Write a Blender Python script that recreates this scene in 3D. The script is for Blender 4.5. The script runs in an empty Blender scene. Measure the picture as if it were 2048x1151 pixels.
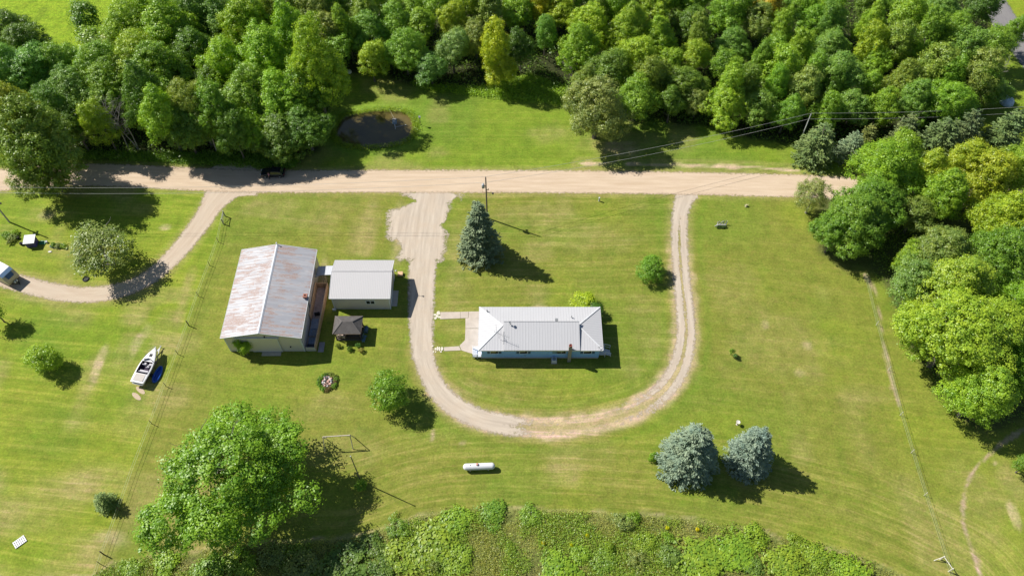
import bpy, math, random
import numpy as np
from mathutils import Vector, Matrix
S = bpy.context.scene
COL = S.collection
R_ = math.radians
# ---------------------------------------------------------------- camera, sky, sun, exposure
CAMH, TH, FPX = 116.0, R_(35.1), 1593.0
cam = bpy.data.cameras.new('camera'); camo = bpy.data.objects.new('camera', cam); COL.objects.link(camo)
camo.location = (0, 0, CAMH); camo.rotation_euler = (TH, 0, 0)
cam.lens = 28.0; cam.sensor_width = 36.0; cam.clip_end = 6000; cam.clip_start = 1
S.camera = camo
SUNEL, SUNAZ = 45.7, 65.7
SUN = Vector((0.888, -0.401, -1.0)).normalized()
w = bpy.data.worlds.new('World'); S.world = w; w.use_nodes = True
nt = w.node_tree; bg = nt.nodes['Background']; sk = nt.nodes.new('ShaderNodeTexSky')
sk.sky_type = 'NISHITA'; sk.sun_disc = False; sk.sun_elevation = R_(SUNEL); sk.sun_rotation = R_(-SUNAZ)
sk.air_density = 1.0; sk.dust_density = 0.6
nt.links.new(sk.outputs[0], bg.inputs[0]); bg.inputs[1].default_value = 0.06
sl = bpy.data.lights.new('sun', 'SUN'); sl.energy = 4.9; sl.angle = R_(0.5); sl.color = (1.0, 0.955, 0.88)
so = bpy.data.objects.new('sun', sl); COL.objects.link(so); so.rotation_euler = SUN.to_track_quat('-Z', 'Y').to_euler(); so.location = (-60, 60, 150)
S.view_settings.view_transform = 'Standard'; S.view_settings.look = 'None'
S.view_settings.exposure = 0.42; S.view_settings.gamma = 1.0
S.cycles.max_bounces = 5; S.cycles.transparent_max_bounces = 6; S.cycles.diffuse_bounces = 3
S.cycles.use_denoising = True

# ---------------------------------------------------------------- helpers
_c, _s = math.cos(TH), math.sin(TH)
def G(px, py, z=0.0):
    """real place on the level z of what stands at a spot of the photograph (surveyed from the drone's height)"""
    x = px - 1024; y = 575.5 - py
    d = (x, FPX * _s + y * _c, -FPX * _c + y * _s)
    t = (z - CAMH) / d[2]
    return Vector((d[0] * t, d[1] * t, z))
def PXM(px, py, z=0.0):
    p = G(px, py, z); return FPX / (p.y * _s + (CAMH - z) * _c)
def tag(o, label=None, cat=None, group=None, kind=None):
    if label: o['label'] = label
    if cat: o['category'] = cat
    if group: o['group'] = group
    if kind: o['kind'] = kind
    return o
def empty(name, loc, rz=0.0, label=None, cat=None, group=None):
    o = bpy.data.objects.new(name, None); COL.objects.link(o); o.empty_display_size = 0.5
    o.location = loc; o.rotation_euler = (0, 0, rz); return tag(o, label, cat, group)
class MB:
    def __init__(s): s.v = []; s.f = []
    def add(s, vs, fs):
        n = len(s.v); s.v += [tuple(v) for v in vs]; s.f += [tuple(i + n for i in f) for f in fs]; return s
    def box(s, cx, cy, cz, sx, sy, sz, rz=0.0, rx=0.0, ry=0.0):
        M = Matrix.Translation((cx, cy, cz)) @ Matrix.Rotation(rz, 4, 'Z') @ Matrix.Rotation(rx, 4, 'X') @ Matrix.Rotation(ry, 4, 'Y')
        vs = [M @ Vector((a * sx / 2, b * sy / 2, c * sz / 2)) for a in (-1, 1) for b in (-1, 1) for c in (-1, 1)]
        return s.add(vs, [(0, 1, 3, 2), (4, 6, 7, 5), (0, 4, 5, 1), (2, 3, 7, 6), (0, 2, 6, 4), (1, 5, 7, 3)])
    def b2(s, x0, x1, y0, y1, z0, z1): return s.box((x0 + x1) / 2, (y0 + y1) / 2, (z0 + z1) / 2, abs(x1 - x0), abs(y1 - y0), abs(z1 - z0))
    def tube(s, pts, rs, n=8, cap=True):
        pts = [Vector(p) for p in pts]; rings = []
        if not hasattr(rs, '__len__'): rs = [rs] * len(pts)
        base = len(s.v); up = Vector((0.13, 0.21, 0.97))
        for i, p in enumerate(pts):
            d = (pts[min(i + 1, len(pts) - 1)] - pts[max(i - 1, 0)]).normalized()
            a = d.cross(up)
            if a.length < 0.1: a = d.cross(Vector((1, 0, 0)))
            a.normalize(); b = d.cross(a)
            for k in range(n):
                t = 2 * math.pi * k / n; s.v.append(tuple(p + (a * math.cos(t) + b * math.sin(t)) * rs[i]))
        for i in range(len(pts) - 1):
            for k in range(n):
                k2 = (k + 1) % n; s.f.append((base + i * n + k, base + i * n + k2, base + (i + 1) * n + k2, base + (i + 1) * n + k))
        if cap:
            s.f.append(tuple(base + k for k in range(n))[::-1]); e = base + (len(pts) - 1) * n; s.f.append(tuple(e + k for k in range(n)))
        return s
    def beam(s, p0, p1, w, h):
        p0 = Vector(p0); p1 = Vector(p1); d = p1 - p0; L = d.length; q = d.to_track_quat('X', 'Z').to_matrix().to_4x4()
        M = Matrix.Translation((p0 + p1) / 2) @ q
        vs = [M @ Vector((a * L / 2, b * w / 2, c * h / 2)) for a in (-1, 1) for b in (-1, 1) for c in (-1, 1)]
        return s.add(vs, [(0, 1, 3, 2), (4, 6, 7, 5), (0, 4, 5, 1), (2, 3, 7, 6), (0, 2, 6, 4), (1, 5, 7, 3)])
    def lathe(s, prof, c=(0, 0, 0), n=16, axis='Z'):
        base = len(s.v)
        for r, z in prof:
            for k in range(n):
                t = 2 * math.pi * k / n; a, b = r * math.cos(t), r * math.sin(t)
                s.v.append((c[0] + a, c[1] + b, c[2] + z) if axis == 'Z' else (c[0] + z, c[1] + a, c[2] + b))
        for i in range(len(prof) - 1):
            for k in range(n):
                k2 = (k + 1) % n; s.f.append((base + i * n + k, base + i * n + k2, base + (i + 1) * n + k2, base + (i + 1) * n + k))
        s.f.append(tuple(base + k for k in range(n))[::-1]); e = base + (len(prof) - 1) * n; s.f.append(tuple(e + k for k in range(n)))
        return s
    def prism(s, poly, z0, z1):
        n = len(poly); vs = [(p[0], p[1], z0) for p in poly] + [(p[0], p[1], z1) for p in poly]
        return s.add(vs, [tuple(range(n))[::-1], tuple(range(n, 2 * n))] + [(i, (i + 1) % n, n + (i + 1) % n, n + i) for i in range(n)])
    def slab(s, q, t):
        """thick plate on 3 or 4 points, thickness straight down"""
        n = len(q); vs = [tuple(p) for p in q] + [(p[0], p[1], p[2] - t) for p in q]
        return s.add(vs, [tuple(range(n)), tuple(range(n, 2 * n))[::-1]] + [(i, n + i, n + (i + 1) % n, (i + 1) % n) for i in range(n)])
    def build(s, name, mat, parent=None, smooth=False, bevel=0.0, loc=None):
        me = bpy.data.meshes.new(name); me.from_pydata(s.v, [], s.f); me.update()
        import bmesh
        bm = bmesh.new(); bm.from_mesh(me); bmesh.ops.recalc_face_normals(bm, faces=bm.faces); bm.to_mesh(me); bm.free()
        if smooth:
            for p in me.polygons: p.use_smooth = True
        me.materials.append(mat)
        o = bpy.data.objects.new(name, me); COL.objects.link(o)
        if parent: o.parent = parent
        if loc: o.location = loc
        if bevel > 0:
            b = o.modifiers.new('bevel', 'BEVEL'); b.width = bevel; b.segments = 2; b.limit_method = 'ANGLE'
        return o
def np_mesh(name, V, F, mat, attrs=None, smooth=False):
    """V (n,3), F (m,k) numpy"""
    me = bpy.data.meshes.new(name); k = F.shape[1]
    me.vertices.add(len(V)); me.vertices.foreach_set('co', V.astype(np.float32).ravel())
    me.loops.add(F.size); me.loops.foreach_set('vertex_index', F.astype(np.int32).ravel())
    me.polygons.add(len(F)); me.polygons.foreach_set('loop_start', np.arange(0, F.size, k, dtype=np.int32))
    me.polygons.foreach_set('loop_total', np.full(len(F), k, dtype=np.int32))
    if smooth: me.polygons.foreach_set('use_smooth', np.ones(len(F), dtype=bool))
    me.update(calc_edges=True)
    for an, (dom, arr) in (attrs or {}).items():
        if arr.ndim == 1:
            a = me.attributes.new(an, 'FLOAT', dom); a.data.foreach_set('value', arr.astype(np.float32))
        else:
            a = me.attributes.new(an, 'FLOAT_VECTOR', dom); a.data.foreach_set('vector', arr.astype(np.float32).ravel())
    me.materials.append(mat); return me
def link(name, me, parent=None, loc=(0, 0, 0)):
    o = bpy.data.objects.new(name, me); COL.objects.link(o); o.location = loc
    if parent: o.parent = parent
    return o

# ---------------------------------------------------------------- materials
class NT:
    def __init__(s, name):
        s.m = bpy.data.materials.new(name); s.m.use_nodes = True; s.t = s.m.node_tree; s.b = s.t.nodes['Principled BSDF']; s.out = s.t.nodes['Material Output']
    def n(s, t, **kw):
        x = s.t.nodes.new(t)
        for k, v in kw.items(): setattr(x, k, v)
        return x
    def l(s, a, b): s.t.links.new(a, b)
    def val(s, inp, v):
        if isinstance(v, (int, float, tuple, list)): inp.default_value = v
        else: s.l(v, inp)
    def math(s, op, a, b=0.0, c=0.0, clamp=False):
        x = s.n('ShaderNodeMath', operation=op, use_clamp=clamp); s.val(x.inputs[0], a); s.val(x.inputs[1], b); s.val(x.inputs[2], c); return x.outputs[0]
    def ramp(s, f, a, b, lo=0.0, hi=1.0):
        x = s.n('ShaderNodeMapRange', clamp=True); s.val(x.inputs[0], f); x.inputs[1].default_value = a; x.inputs[2].default_value = b; x.inputs[3].default_value = lo; x.inputs[4].default_value = hi; return x.outputs[0]
    def mix(s, f, a, b, mode='MIX'):
        x = s.n('ShaderNodeMix', data_type='RGBA', blend_type=mode); s.val(x.inputs[0], f)
        for i, v in ((6, a), (7, b)):
            if isinstance(v, tuple): x.inputs[i].default_value = v if len(v) == 4 else (*v, 1)
            else: s.l(v, x.inputs[i])
        return x.outputs[2]
    def attr(s, name, out=2): return s.n('ShaderNodeAttribute', attribute_name=name).outputs[out]
    def coord(s, which='Object'): return s.n('ShaderNodeTexCoord').outputs[which]
    def noise(s, vec, scale, detail=4.0, rough=0.55, dist=0.0, col=False):
        x = s.n('ShaderNodeTexNoise'); s.l(vec, x.inputs['Vector']); x.inputs['Scale'].default_value = scale; x.inputs['Detail'].default_value = detail
        x.inputs['Roughness'].default_value = rough; x.inputs['Distortion'].default_value = dist; return x.outputs[1 if col else 0]
    def scl(s, vec, sx, sy, sz):
        x = s.n('ShaderNodeMapping'); s.l(vec, x.inputs[0]); x.inputs['Scale'].default_value = (sx, sy, sz); return x.outputs[0]
    def bump(s, h, strength=0.3, dist=0.05):
        x = s.n('ShaderNodeBump'); s.l(h, x.inputs['Height']); x.inputs['Strength'].default_value = strength; x.inputs['Distance'].default_value = dist; s.l(x.outputs[0], s.b.inputs['Normal'])
    def base(s, c, rough=0.7, metal=0.0, spec=0.5):
        s.val(s.b.inputs['Base Color'], (*c, 1) if isinstance(c, tuple) and len(c) == 3 else c); s.val(s.b.inputs['Roughness'], rough); s.val(s.b.inputs['Metallic'], metal)
        s.b.inputs['Specular IOR Level'].default_value = spec; return s.m
def plain(name, c, rough=0.65, var=0.12, scale=3.0, metal=0.0, spec=0.4, dirt=None, dirt_amt=0.25, bump=0.0):
    n = NT(name); co = n.coord(); f = n.noise(co, scale, 5)
    lo = tuple(x * (1 - var) for x in c); hi = tuple(min(1, x * (1 + var)) for x in c)
    col = n.mix(n.ramp(f, 0.3, 0.7), lo, hi)
    if dirt:
        g = n.ramp(n.noise(co, scale * 0.6, 7, 0.65), 0.5, 0.75, 0, dirt_amt); col = n.mix(g, col, dirt)
    if bump: n.bump(n.noise(co, scale * 6, 4), bump, 0.03)
    return n.base(col, rough, metal, spec)
def ribbed(name, c, axis='x', pitch=0.42, rust=None, dirt=0.15, rough=0.42, dark=0.78):
    n = NT(name); co = n.coord(); sx = n.n('ShaderNodeSeparateXYZ'); n.l(co, sx.inputs[0])
    u = sx.outputs[0 if axis == 'x' else (1 if axis == 'y' else 2)]
    k = n.math('FRACT', n.math('DIVIDE', u, pitch)); rib = n.ramp(n.math('ABSOLUTE', n.math('SUBTRACT', k, 0.5)), 0.0, 0.14, 1.0, 0.0)
    big = n.noise(co, 0.35, 5, 0.6); st = n.scl(co, 3.0, 0.25, 1) if axis == 'x' else n.scl(co, 0.25, 3.0, 1)
    streak = n.noise(st, 1.3, 6, 0.7)
    col = n.mix(n.ramp(streak, 0.4, 0.75, 0, dirt), c, tuple(x * 0.7 for x in c))
    col = n.mix(n.ramp(big, 0.35, 0.7, 0, dirt), col, tuple(x * 0.82 for x in c))
    if rust:
        # rust runs along each sheet's ribs and stops at the sheet's lap
        v = sx.outputs[1 if axis == 'x' else 0]
        cell = n.n('ShaderNodeTexWhiteNoise', noise_dimensions='2D'); cb = n.n('ShaderNodeCombineXYZ')
        n.l(n.math('FLOOR', n.math('DIVIDE', u, pitch * 0.72)), cb.inputs[0]); n.l(n.math('FLOOR', n.math('DIVIDE', n.math('ADD', v, n.math('MULTIPLY', n.math('FLOOR', n.math('DIVIDE', u, pitch * 0.72)), 1.37)), 2.2)), cb.inputs[1]); n.l(cb.outputs[0], cell.inputs['Vector'])
        m1 = n.noise(n.scl(co, 0.32, 2.6, 1) if axis == 'y' else n.scl(co, 3.2, 0.22, 1), 1.0, 8, 0.78)
        m2 = n.noise(co, 0.28, 3, 0.5)
        amt = n.math('ADD', n.math('ADD', m1, n.math('MULTIPLY', cell.outputs[0], 0.13)), n.math('MULTIPLY', m2, 0.45))
        sheet = n.mix(cell.outputs[0], (0.86, 0.87, 0.90), (1.06, 1.06, 1.06)); col = n.mix(1.0, col, sheet, 'MULTIPLY')
        rf = n.ramp(amt, 0.775, 0.85, 0, 0.65)
        rf = n.math('MULTIPLY', rf, n.ramp(n.noise(co, 5, 5, 0.7), 0.3, 0.6, 0.25, 1))
        col = n.mix(rf, col, n.mix(n.noise(co, 3, 4), (0.25, 0.105, 0.05), (0.38, 0.20, 0.12)))
        n.val(n.b.inputs['Roughness'], n.math('ADD', n.math('MULTIPLY', rf, 0.4), rough))
        n.b.inputs['Metallic'].default_value = 0.0
    col = n.mix(n.math('MULTIPLY', rib, 1 - dark), col, (0.12, 0.12, 0.14))
    n.bump(rib, 0.5, 0.03)
    n.val(n.b.inputs['Base Color'], col); n.b.inputs['Specular IOR Level'].default_value = 0.35
    if not rust: n.b.inputs['Roughness'].default_value = rough
    return n.m
def leafmat(name, trans=0.3, rough=0.6, sat_var=1.0):
    n = NT(name); oi = n.n('ShaderNodeObjectInfo'); v = n.attr('v')
    base = n.mix(1.0, oi.outputs['Color'], (1.24, 1.24, 0.95) if trans > .2 else (.86, .86, .80), 'MULTIPLY')
    dark = n.mix(1.0, base, (0.68, 0.85, 0.85), 'MULTIPLY'); lite = n.mix(1.0, base, (1.75, 1.50, 1.15), 'MULTIPLY')
    c = n.mix(n.ramp(v, 0, 1), dark, lite)
    c = n.mix(n.ramp(n.math('MULTIPLY', v, n.ramp(n.noise(n.coord(), 0.9, 3), 0.5, 0.75)), 0.4, 0.9, 0, 0.5 * sat_var), c, n.mix(1.0, base, (2.3, 1.7, 0.75), 'MULTIPLY'))
    n.base(c, .42 if trans > .2 else rough, 0, 0.5)
    t = n.n('ShaderNodeBsdfTranslucent'); n.l(n.mix(1.0, c, (1.15, 1.1, 0.5), 'MULTIPLY'), t.inputs[0]); m = n.n('ShaderNodeMixShader'); m.inputs[0].default_value = trans
    n.l(n.b.outputs[0], m.inputs[1]); n.l(t.outputs[0], m.inputs[2]); n.l(m.outputs[0], n.out.inputs[0]); return n.m
LEAF = leafmat('leaf', 0.38); NEEDLE = leafmat('needle', 0.08, 0.6, 0.3)
BARK = plain('bark', (0.14, 0.12, 0.10), 0.9, 0.3, 4, bump=0.5); PALEBARK = plain('pale_bark', (0.36, 0.33, 0.30), 0.9, 0.25, 4, bump=0.4)
WHITE = plain('white_paint', (0.62, 0.63, 0.65), 0.5, 0.04, 2, dirt=(0.4, 0.38, 0.33), dirt_amt=0.15)
TRIM = plain('white_trim', (0.62, 0.64, 0.66), 0.5, 0.04, 2)
DARKGLASS = plain('dark_glass', (0.015, 0.018, 0.022), 0.08, 0.3, 1, spec=0.8)
GREYM = plain('grey_metal', (0.30, 0.31, 0.32), 0.45, 0.15, 3, metal=0.4)
DARK = plain('dark_rubber', (0.02, 0.02, 0.022), 0.7, 0.2, 5)
WOOD = plain('weathered_wood', (0.30, 0.25, 0.19), 0.85, 0.25, 5, dirt=(0.14, 0.12, 0.10), dirt_amt=0.5, bump=0.3)
TANWOOD = plain('tan_wood', (0.66, 0.44, 0.26), 0.8, 0.2, 3, dirt=(0.25, 0.16, 0.09), dirt_amt=0.5)
CONC = plain('concrete', (0.46, 0.42, 0.36), 0.9, 0.1, 1.2, dirt=(0.28, 0.25, 0.21), dirt_amt=0.5, bump=0.2)
BLACK = plain('black_paint', (0.012, 0.016, 0.024), 0.18, 0.1, 3, spec=0.6)
BROWN = plain('dark_brown', (0.10, 0.07, 0.05), 0.8, 0.2, 3)

# ---------------------------------------------------------------- numpy geometry for the ground
def P2(pts, z=0.0): return np.array([[G(x, y, z).x, G(x, y, z).y] for x, y in pts])
def seg_dist(X, Y, pl, ws=None):
    """distance to polyline, interpolated extra value, signed side"""
    best = np.full(X.shape, 1e9); val = np.zeros(X.shape); side = np.zeros(X.shape); along = np.zeros(X.shape); acc = 0.0
    for i in range(len(pl) - 1):
        a = pl[i]; b = pl[i + 1]; d = b - a; L2 = d @ d; L = math.sqrt(L2)
        t = np.clip(((X - a[0]) * d[0] + (Y - a[1]) * d[1]) / L2, 0, 1)
        dx = X - a[0] - t * d[0]; dy = Y - a[1] - t * d[1]; D = np.hypot(dx, dy); m = D < best
        best = np.where(m, D, best); side = np.where(m, np.sign(d[0] * dy - d[1] * dx), side); along = np.where(m, acc + t * L, along)
        if ws is not None: val = np.where(m, ws[i] * (1 - t) + ws[i + 1] * t, val)
        acc += L
    return best, val, side, along
def poly_sdf(X, Y, pl):
    D, _, _, _ = seg_dist(X, Y, np.vstack([pl, pl[:1]])); ins = np.zeros(X.shape, bool); n = len(pl)
    for i in range(n):
        a = pl[i]; b = pl[(i + 1) % n]
        c = ((a[1] > Y) != (b[1] > Y)) & (X < (b[0] - a[0]) * (Y - a[1]) / (b[1] - a[1] + 1e-12) + a[0]); ins ^= c
    return np.where(ins, D, -D)
def smooth_pl(pl, n=2):
    for _ in range(n):
        q = [pl[0]]
        for i in range(len(pl) - 1): q += [pl[i] * .75 + pl[i + 1] * .25, pl[i] * .25 + pl[i + 1] * .75]
        pl = np.array(q + [pl[-1]])
    return pl
def sst(x, a, b): t = np.clip((x - a) / (b - a), 0, 1); return t * t * (3 - 2 * t)
rs0 = np.random.RandomState(5)
def vnoise(X, Y, sc, seed=0):
    r = np.random.RandomState(seed).rand(256, 256); x = X / sc + 1000; y = Y / sc + 1000; xi = np.floor(x).astype(int); yi = np.floor(y).astype(int); fx = x - xi; fy = y - yi
    fx = fx * fx * (3 - 2 * fx); fy = fy * fy * (3 - 2 * fy); a = r[xi % 256, yi % 256]; b = r[(xi + 1) % 256, yi % 256]; c = r[xi % 256, (yi + 1) % 256]; d = r[(xi + 1) % 256, (yi + 1) % 256]
    return a * (1 - fx) * (1 - fy) + b * fx * (1 - fy) + c * (1 - fx) * fy + d * fx * fy

ROAD = smooth_pl(P2([(-420, 420), (-60, 368), (0, 360), (147, 348), (300, 353), (480, 363), (800, 362), (1200, 363), (1600, 371), (1700, 377), (1900, 392), (2100, 408), (2500, 440)]))
POND = smooth_pl(P2([(676, 246), (690, 231), (720, 226), (760, 221), (800, 221), (819, 229), (827, 245), (829, 262), (819, 276), (795, 286), (760, 292), (720, 293), (690, 289), (674, 277), (669, 262), (676, 246)]))[:-1]
MEADOW = P2([(-300, 1200), (180, 1150), (230, 1120), (400, 1098), (520, 1085), (700, 1075), (770, 1055), (830, 1032), (900, 1020), (1000, 1016), (1150, 1020), (1300, 1030), (1400, 1040), (1500, 1058), (1600, 1082), (1700, 1108), (1780, 1140), (1900, 1200)])
FENCE_L = P2([(447, 432), (437, 482), (418, 529), (396, 590), (376, 648), (354, 708), (330, 772), (302, 845), (268, 940), (238, 1020), (206, 1108), (170, 1200)])
WOODEDGE_L = P2([(-60, 300), (147, 318), (330, 322), (560, 335), (640, 300), (660, 240), (680, 140), (760, 150), (830, 172), (900, 178), (960, 180), (1060, 150), (1130, 190), (1260, 245), (1400, 255), (1590, 290)])
LOOP = smooth_pl(P2([(1374, 386), (1360, 420), (1358, 480), (1363, 560), (1372, 630), (1373, 680), (1360, 735), (1330, 780), (1280, 818), (1200, 845), (1100, 858), (1010, 850), (940, 832), (885, 795), (855, 745), (845, 700)]))
LANE = smooth_pl(P2([(845, 710), (842, 640), (843, 560), (848, 500), (852, 450), (865, 380)])); LDRIVE = smooth_pl(P2([(455, 372), (428, 403), (405, 440), (372, 485), (335, 525), (300, 555), (255, 577), (200, 589), (140, 589), (80, 577), (30, 563), (-60, 540)]))
PAD = P2([(962, 380), (930, 390), (908, 404), (896, 425), (890, 470), (886, 520), (790, 520), (800, 500), (776, 484), (757, 474), (768, 455), (765, 432), (772, 416), (795, 408), (828, 402), (800, 389), (780, 380)])
PATH_R = smooth_pl(P2([(1728, 548), (1742, 566), (1756, 600), (1762, 650), (1770, 700), (1783, 760), (1800, 810)])); PATH_B = smooth_pl(P2([(2080, 840), (2010, 880), (1975, 912), (1940, 945), (1925, 1000), (1926, 1050), (1945, 1090), (1965, 1160)]))
DITCH = P2([(1160, 327), (1250, 328), (1400, 331), (1520, 335), (1600, 342)])

def ground():
    def axis(lo, hi, step, far):
        a = list(np.arange(lo, hi + 1e-6, step)); d = step; x = hi; up = []
        while x < far[1]: d *= 1.45; x += d; up.append(x)
        d = step; x = lo; dn = []
        while x > far[0]: d *= 1.45; x -= d; dn.append(x)
        return np.array(dn[::-1] + a + up)
    xs = axis(-135, 135, 0.5, (-3000, 3000)); ys = axis(24, 182, 0.5, (-2500, 4000))
    X, Y = np.meshgrid(xs, ys); nx, ny = len(xs), len(ys); Xf = X.ravel(); Yf = Y.ravel()
    ps = poly_sdf(Xf, Yf, POND); Z = (vnoise(Xf, Yf, 22, 3) - .5) * 0.12 + (vnoise(Xf, Yf, 6, 4) - .5) * 0.05
    Z = Z * sst(np.abs(Xf), 400, 140) ; Z = np.where(ps > -1.0, -1.5 * sst(ps, -0.7, .5), Z)
    Z[:] = np.where(ps > -1.0, Z, 0.0)
    pix = np.array([[0.0, 0.0]])
    # tone of the turf itself
    A = lambda c: np.array(c)[None, :]
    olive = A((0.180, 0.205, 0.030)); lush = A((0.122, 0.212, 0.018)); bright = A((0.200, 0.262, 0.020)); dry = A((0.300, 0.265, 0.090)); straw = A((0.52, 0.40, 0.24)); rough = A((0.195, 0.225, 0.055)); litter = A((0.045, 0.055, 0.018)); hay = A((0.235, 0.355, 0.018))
    T = np.repeat(olive, len(Xf), 0)
    def lay(c, m):
        nonlocal T; m = np.clip(m, 0, 1)[:, None]; T = T * (1 - m) + c * m
    f1 = vnoise(Xf, Yf, 14, 11); f2 = vnoise(Xf, Yf, 5, 12); f3 = vnoise(Xf, Yf, 2.2, 13); f4 = vnoise(Xf, Yf, 1.1, 14) * .6 + vnoise(Xf, Yf, 3.3, 15) * .4
    dfl, _, sfl, _ = seg_dist(Xf, Yf, FENCE_L)
    fl_line = np.interp(Yf, FENCE_L[::-1, 1], FENCE_L[::-1, 0]); left = sst(fl_line - Xf, -0.5, 0.8) * (Yf < 107)
    dm, _, sm, am = seg_dist(Xf, Yf, MEADOW); msd = -dm * sm     # >0 : below the mown edge
    dr, _, sr, ar = seg_dist(Xf, Yf, ROAD); north = (sr * dr)
    north = np.where(Yf > np.interp(Xf, ROAD[:, 0], ROAD[:, 1]), dr, -dr)
    lay(bright, left * (0.55 + 0.5 * f1)); lay(dry, left * sst(f2, 0.6, 0.9) * 0.5)
    lay(lush, sst(north, 0, 3) * 0.8); lay(bright, sst(north, 0, 3) * sst(f1, .4, .8) * 0.7)
    lay(lush, sst(f1, .45, .85) * .38); lay(dry, sst(f2 * .6 + vnoise(Xf, Yf, 30, 21) * .6, .66, .95) * .38)
    lay(bright, sst(vnoise(Xf, Yf, 9, 22), .6, .9) * .35)
    lay(bright, sst(Xf, 55, 75) * 0.35)
    def blob(c, px, py, rx, ry, amt, soft=.6):
        p = G(px, py); s = PXM(px, py); sy = s * 0.8
        d = np.hypot((Xf - p.x) / (rx / s), (Yf - p.y) / (ry / sy)) + (f2 - .5) * .7 + (f3 - .5) * .5; lay(c, amt * sst(d, 1 + soft * .5, 1 - soft) * (.3 + .9 * f4))
    for b in [(1130, 925, 60, 40, .55), (540, 415, 60, 22, .55), (620, 440, 60, 20, .4), (1085, 430, 80, 25, .45), (1060, 840, 90, 18, .3), (180, 760, 25, 50, .5), (260, 690, 25, 40, .5), (370, 590, 14, 50, .6), (330, 660, 30, 50, .45), (190, 960, 80, 30, .35), (1230, 285, 80, 25, .6), (1100, 265, 50, 25, .45), (1300, 660, 40, 60, .25), (1560, 700, 120, 60, .3), (1480, 600, 60, 60, .25), (1960, 1000, 60, 90, .35), (2020, 960, 30, 40, .6), (930, 780, 60, 20, .3), (100, 430, 50, 15, .3), (720, 470, 30, 50, .7), (735, 450, 22, 60, .7), (700, 900, 90, 40, .35), (650, 820, 60, 30, .3), (1180, 480, 90, 30, .3), (250, 740, 60, 30, .3), (1290, 215, 60, 20, .3), (860, 760, 12, 60, .3)]: blob(dry, *b)
    for b in [(640, 570, 14, 60, .8), (1240, 295, 35, 15, .4), (1080, 612, 18, 4, .8), (195, 735, 10, 45, .6), (272, 690, 8, 30, .45), (2028, 1030, 9, 22, .8), (215, 1075, 40, 14, .45), (800, 470, 18, 60, .5), (1990, 925, 7, 5, .7), (290, 660, 12, 20, .3), (95, 430, 14, 7, .6), (330, 455, 12, 6, .6), (865, 870, 6, 12, .6), (925, 886, 6, 5, .5), (60, 232, 1, 1, .1), (1530, 650, 8, 8, .4), (1615, 690, 10, 8, .4), (1600, 745, 14, 8, .3)]: blob(straw, *b)
    for b in [(220, 110, 20, 10, .1), (90, 670, 60, 60, .7), (60, 600, 80, 20, .5), (290, 700, 60, 25, .4), (1650, 620, 30, 60, .3), (840, 220, 30, 60, .6), (700, 620, 50, 30, .1), (1100, 470, 130, 30, .3), (1180, 440, 90, 20, .3), (660, 740, 120, 20, .4), (120, 850, 60, 60, .4), (230, 800, 60, 40, .4), (280, 1060, 50, 50, .3)]: blob(lush, *b)
    # driveway verges, worn and pale
    dl, _, _, al_ = seg_dist(Xf, Yf, LOOP); bot = sst(al_, 34, 46) * sst(al_, 92, 84); lay(dry, sst(dl, 3.2, 1.6) * .55); lay(straw, bot * sst(dl + (f3 - .5) * 1.0 + (vnoise(Xf, Yf, 1.1, 91) - .5), 2.3, 1.3) * (.35 + .65 * sst(np.abs(dl - 1.25), 1.1, .2)) * .9); lay(straw, sst(al_, 8, 20) * sst(al_, 52, 44) * sst(dl + (f3 - .5), 2.7, 1.8) * .35); lay(lush, sst(dl, 3.0, 3.6) * sst(dl, 5, 3.6) * .35)
    dl, _, _, _ = seg_dist(Xf, Yf, LDRIVE); lay(dry, sst(dl, 3.6, 1.6) * .5)
    lay(dry, sst(np.abs(dr), 4.6, 3.0) * .5)
    dl, _, _, _ = seg_dist(Xf, Yf, DITCH); lay(straw, sst(dl + (f3 - .5) * .8, .7, .2) * .8); lay(dry, sst(np.abs(dl - 1.2), .9, .2) * .4)
    for pth, wd in ((PATH_R, .12), (PATH_B, .12)):
        dl, _, _, _ = seg_dist(Xf, Yf, pth); lay(A((0.42, 0.31, 0.21)), sst(dl + (f3 - .5) * .5, wd + .3, wd) * .7)
    # hayfield beyond the left wood, meadow in front, wood floor
    hf = poly_sdf(Xf, Yf, P2([(-400, -400), (-300, 120), (-60, 60), (60, 110), (170, 140), (330, 110), (300, -10), (500, -60), (700, -400)])); lay(hay, sst(hf, -1, 2))
    hr = poly_sdf(Xf, Yf, P2([(2600, -500), (2010, -40), (2020, 60), (2100, 160), (2600, 200)])); lay(bright, sst(hr, -1, 2))
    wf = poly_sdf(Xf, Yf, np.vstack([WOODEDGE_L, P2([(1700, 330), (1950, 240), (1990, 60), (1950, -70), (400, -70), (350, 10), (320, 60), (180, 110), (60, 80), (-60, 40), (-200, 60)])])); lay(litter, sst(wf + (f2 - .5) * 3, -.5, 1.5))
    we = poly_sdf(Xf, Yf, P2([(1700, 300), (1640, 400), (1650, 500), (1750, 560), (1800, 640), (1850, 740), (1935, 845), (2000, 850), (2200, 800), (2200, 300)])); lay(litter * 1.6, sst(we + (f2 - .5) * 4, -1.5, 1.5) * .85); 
    lay(rough, sst(msd + (f3 - .5) * 1.2, -0.2, .3)); lay(straw * .8, sst(np.abs(msd + (f3 - .5) * .8), .35, .05) * .4 * sst(f2, .3, .6)); lay(A((0.17, 0.14, 0.07)), sst(msd, 0, 1) * sst(f3 * .6 + f2 * .4, .6, .8) * .45)
    lay(lush * 1.2, sst(ps, -4, -1) * sst(ps, .6, -.2) * .9); lay(A((0.08, 0.07, 0.04)), sst(ps, .0, .3))
    lay(lush * .8, sst(dm * 0 + vnoise(Xf, Yf, 3, 31), .75, .95) * .3)
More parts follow.
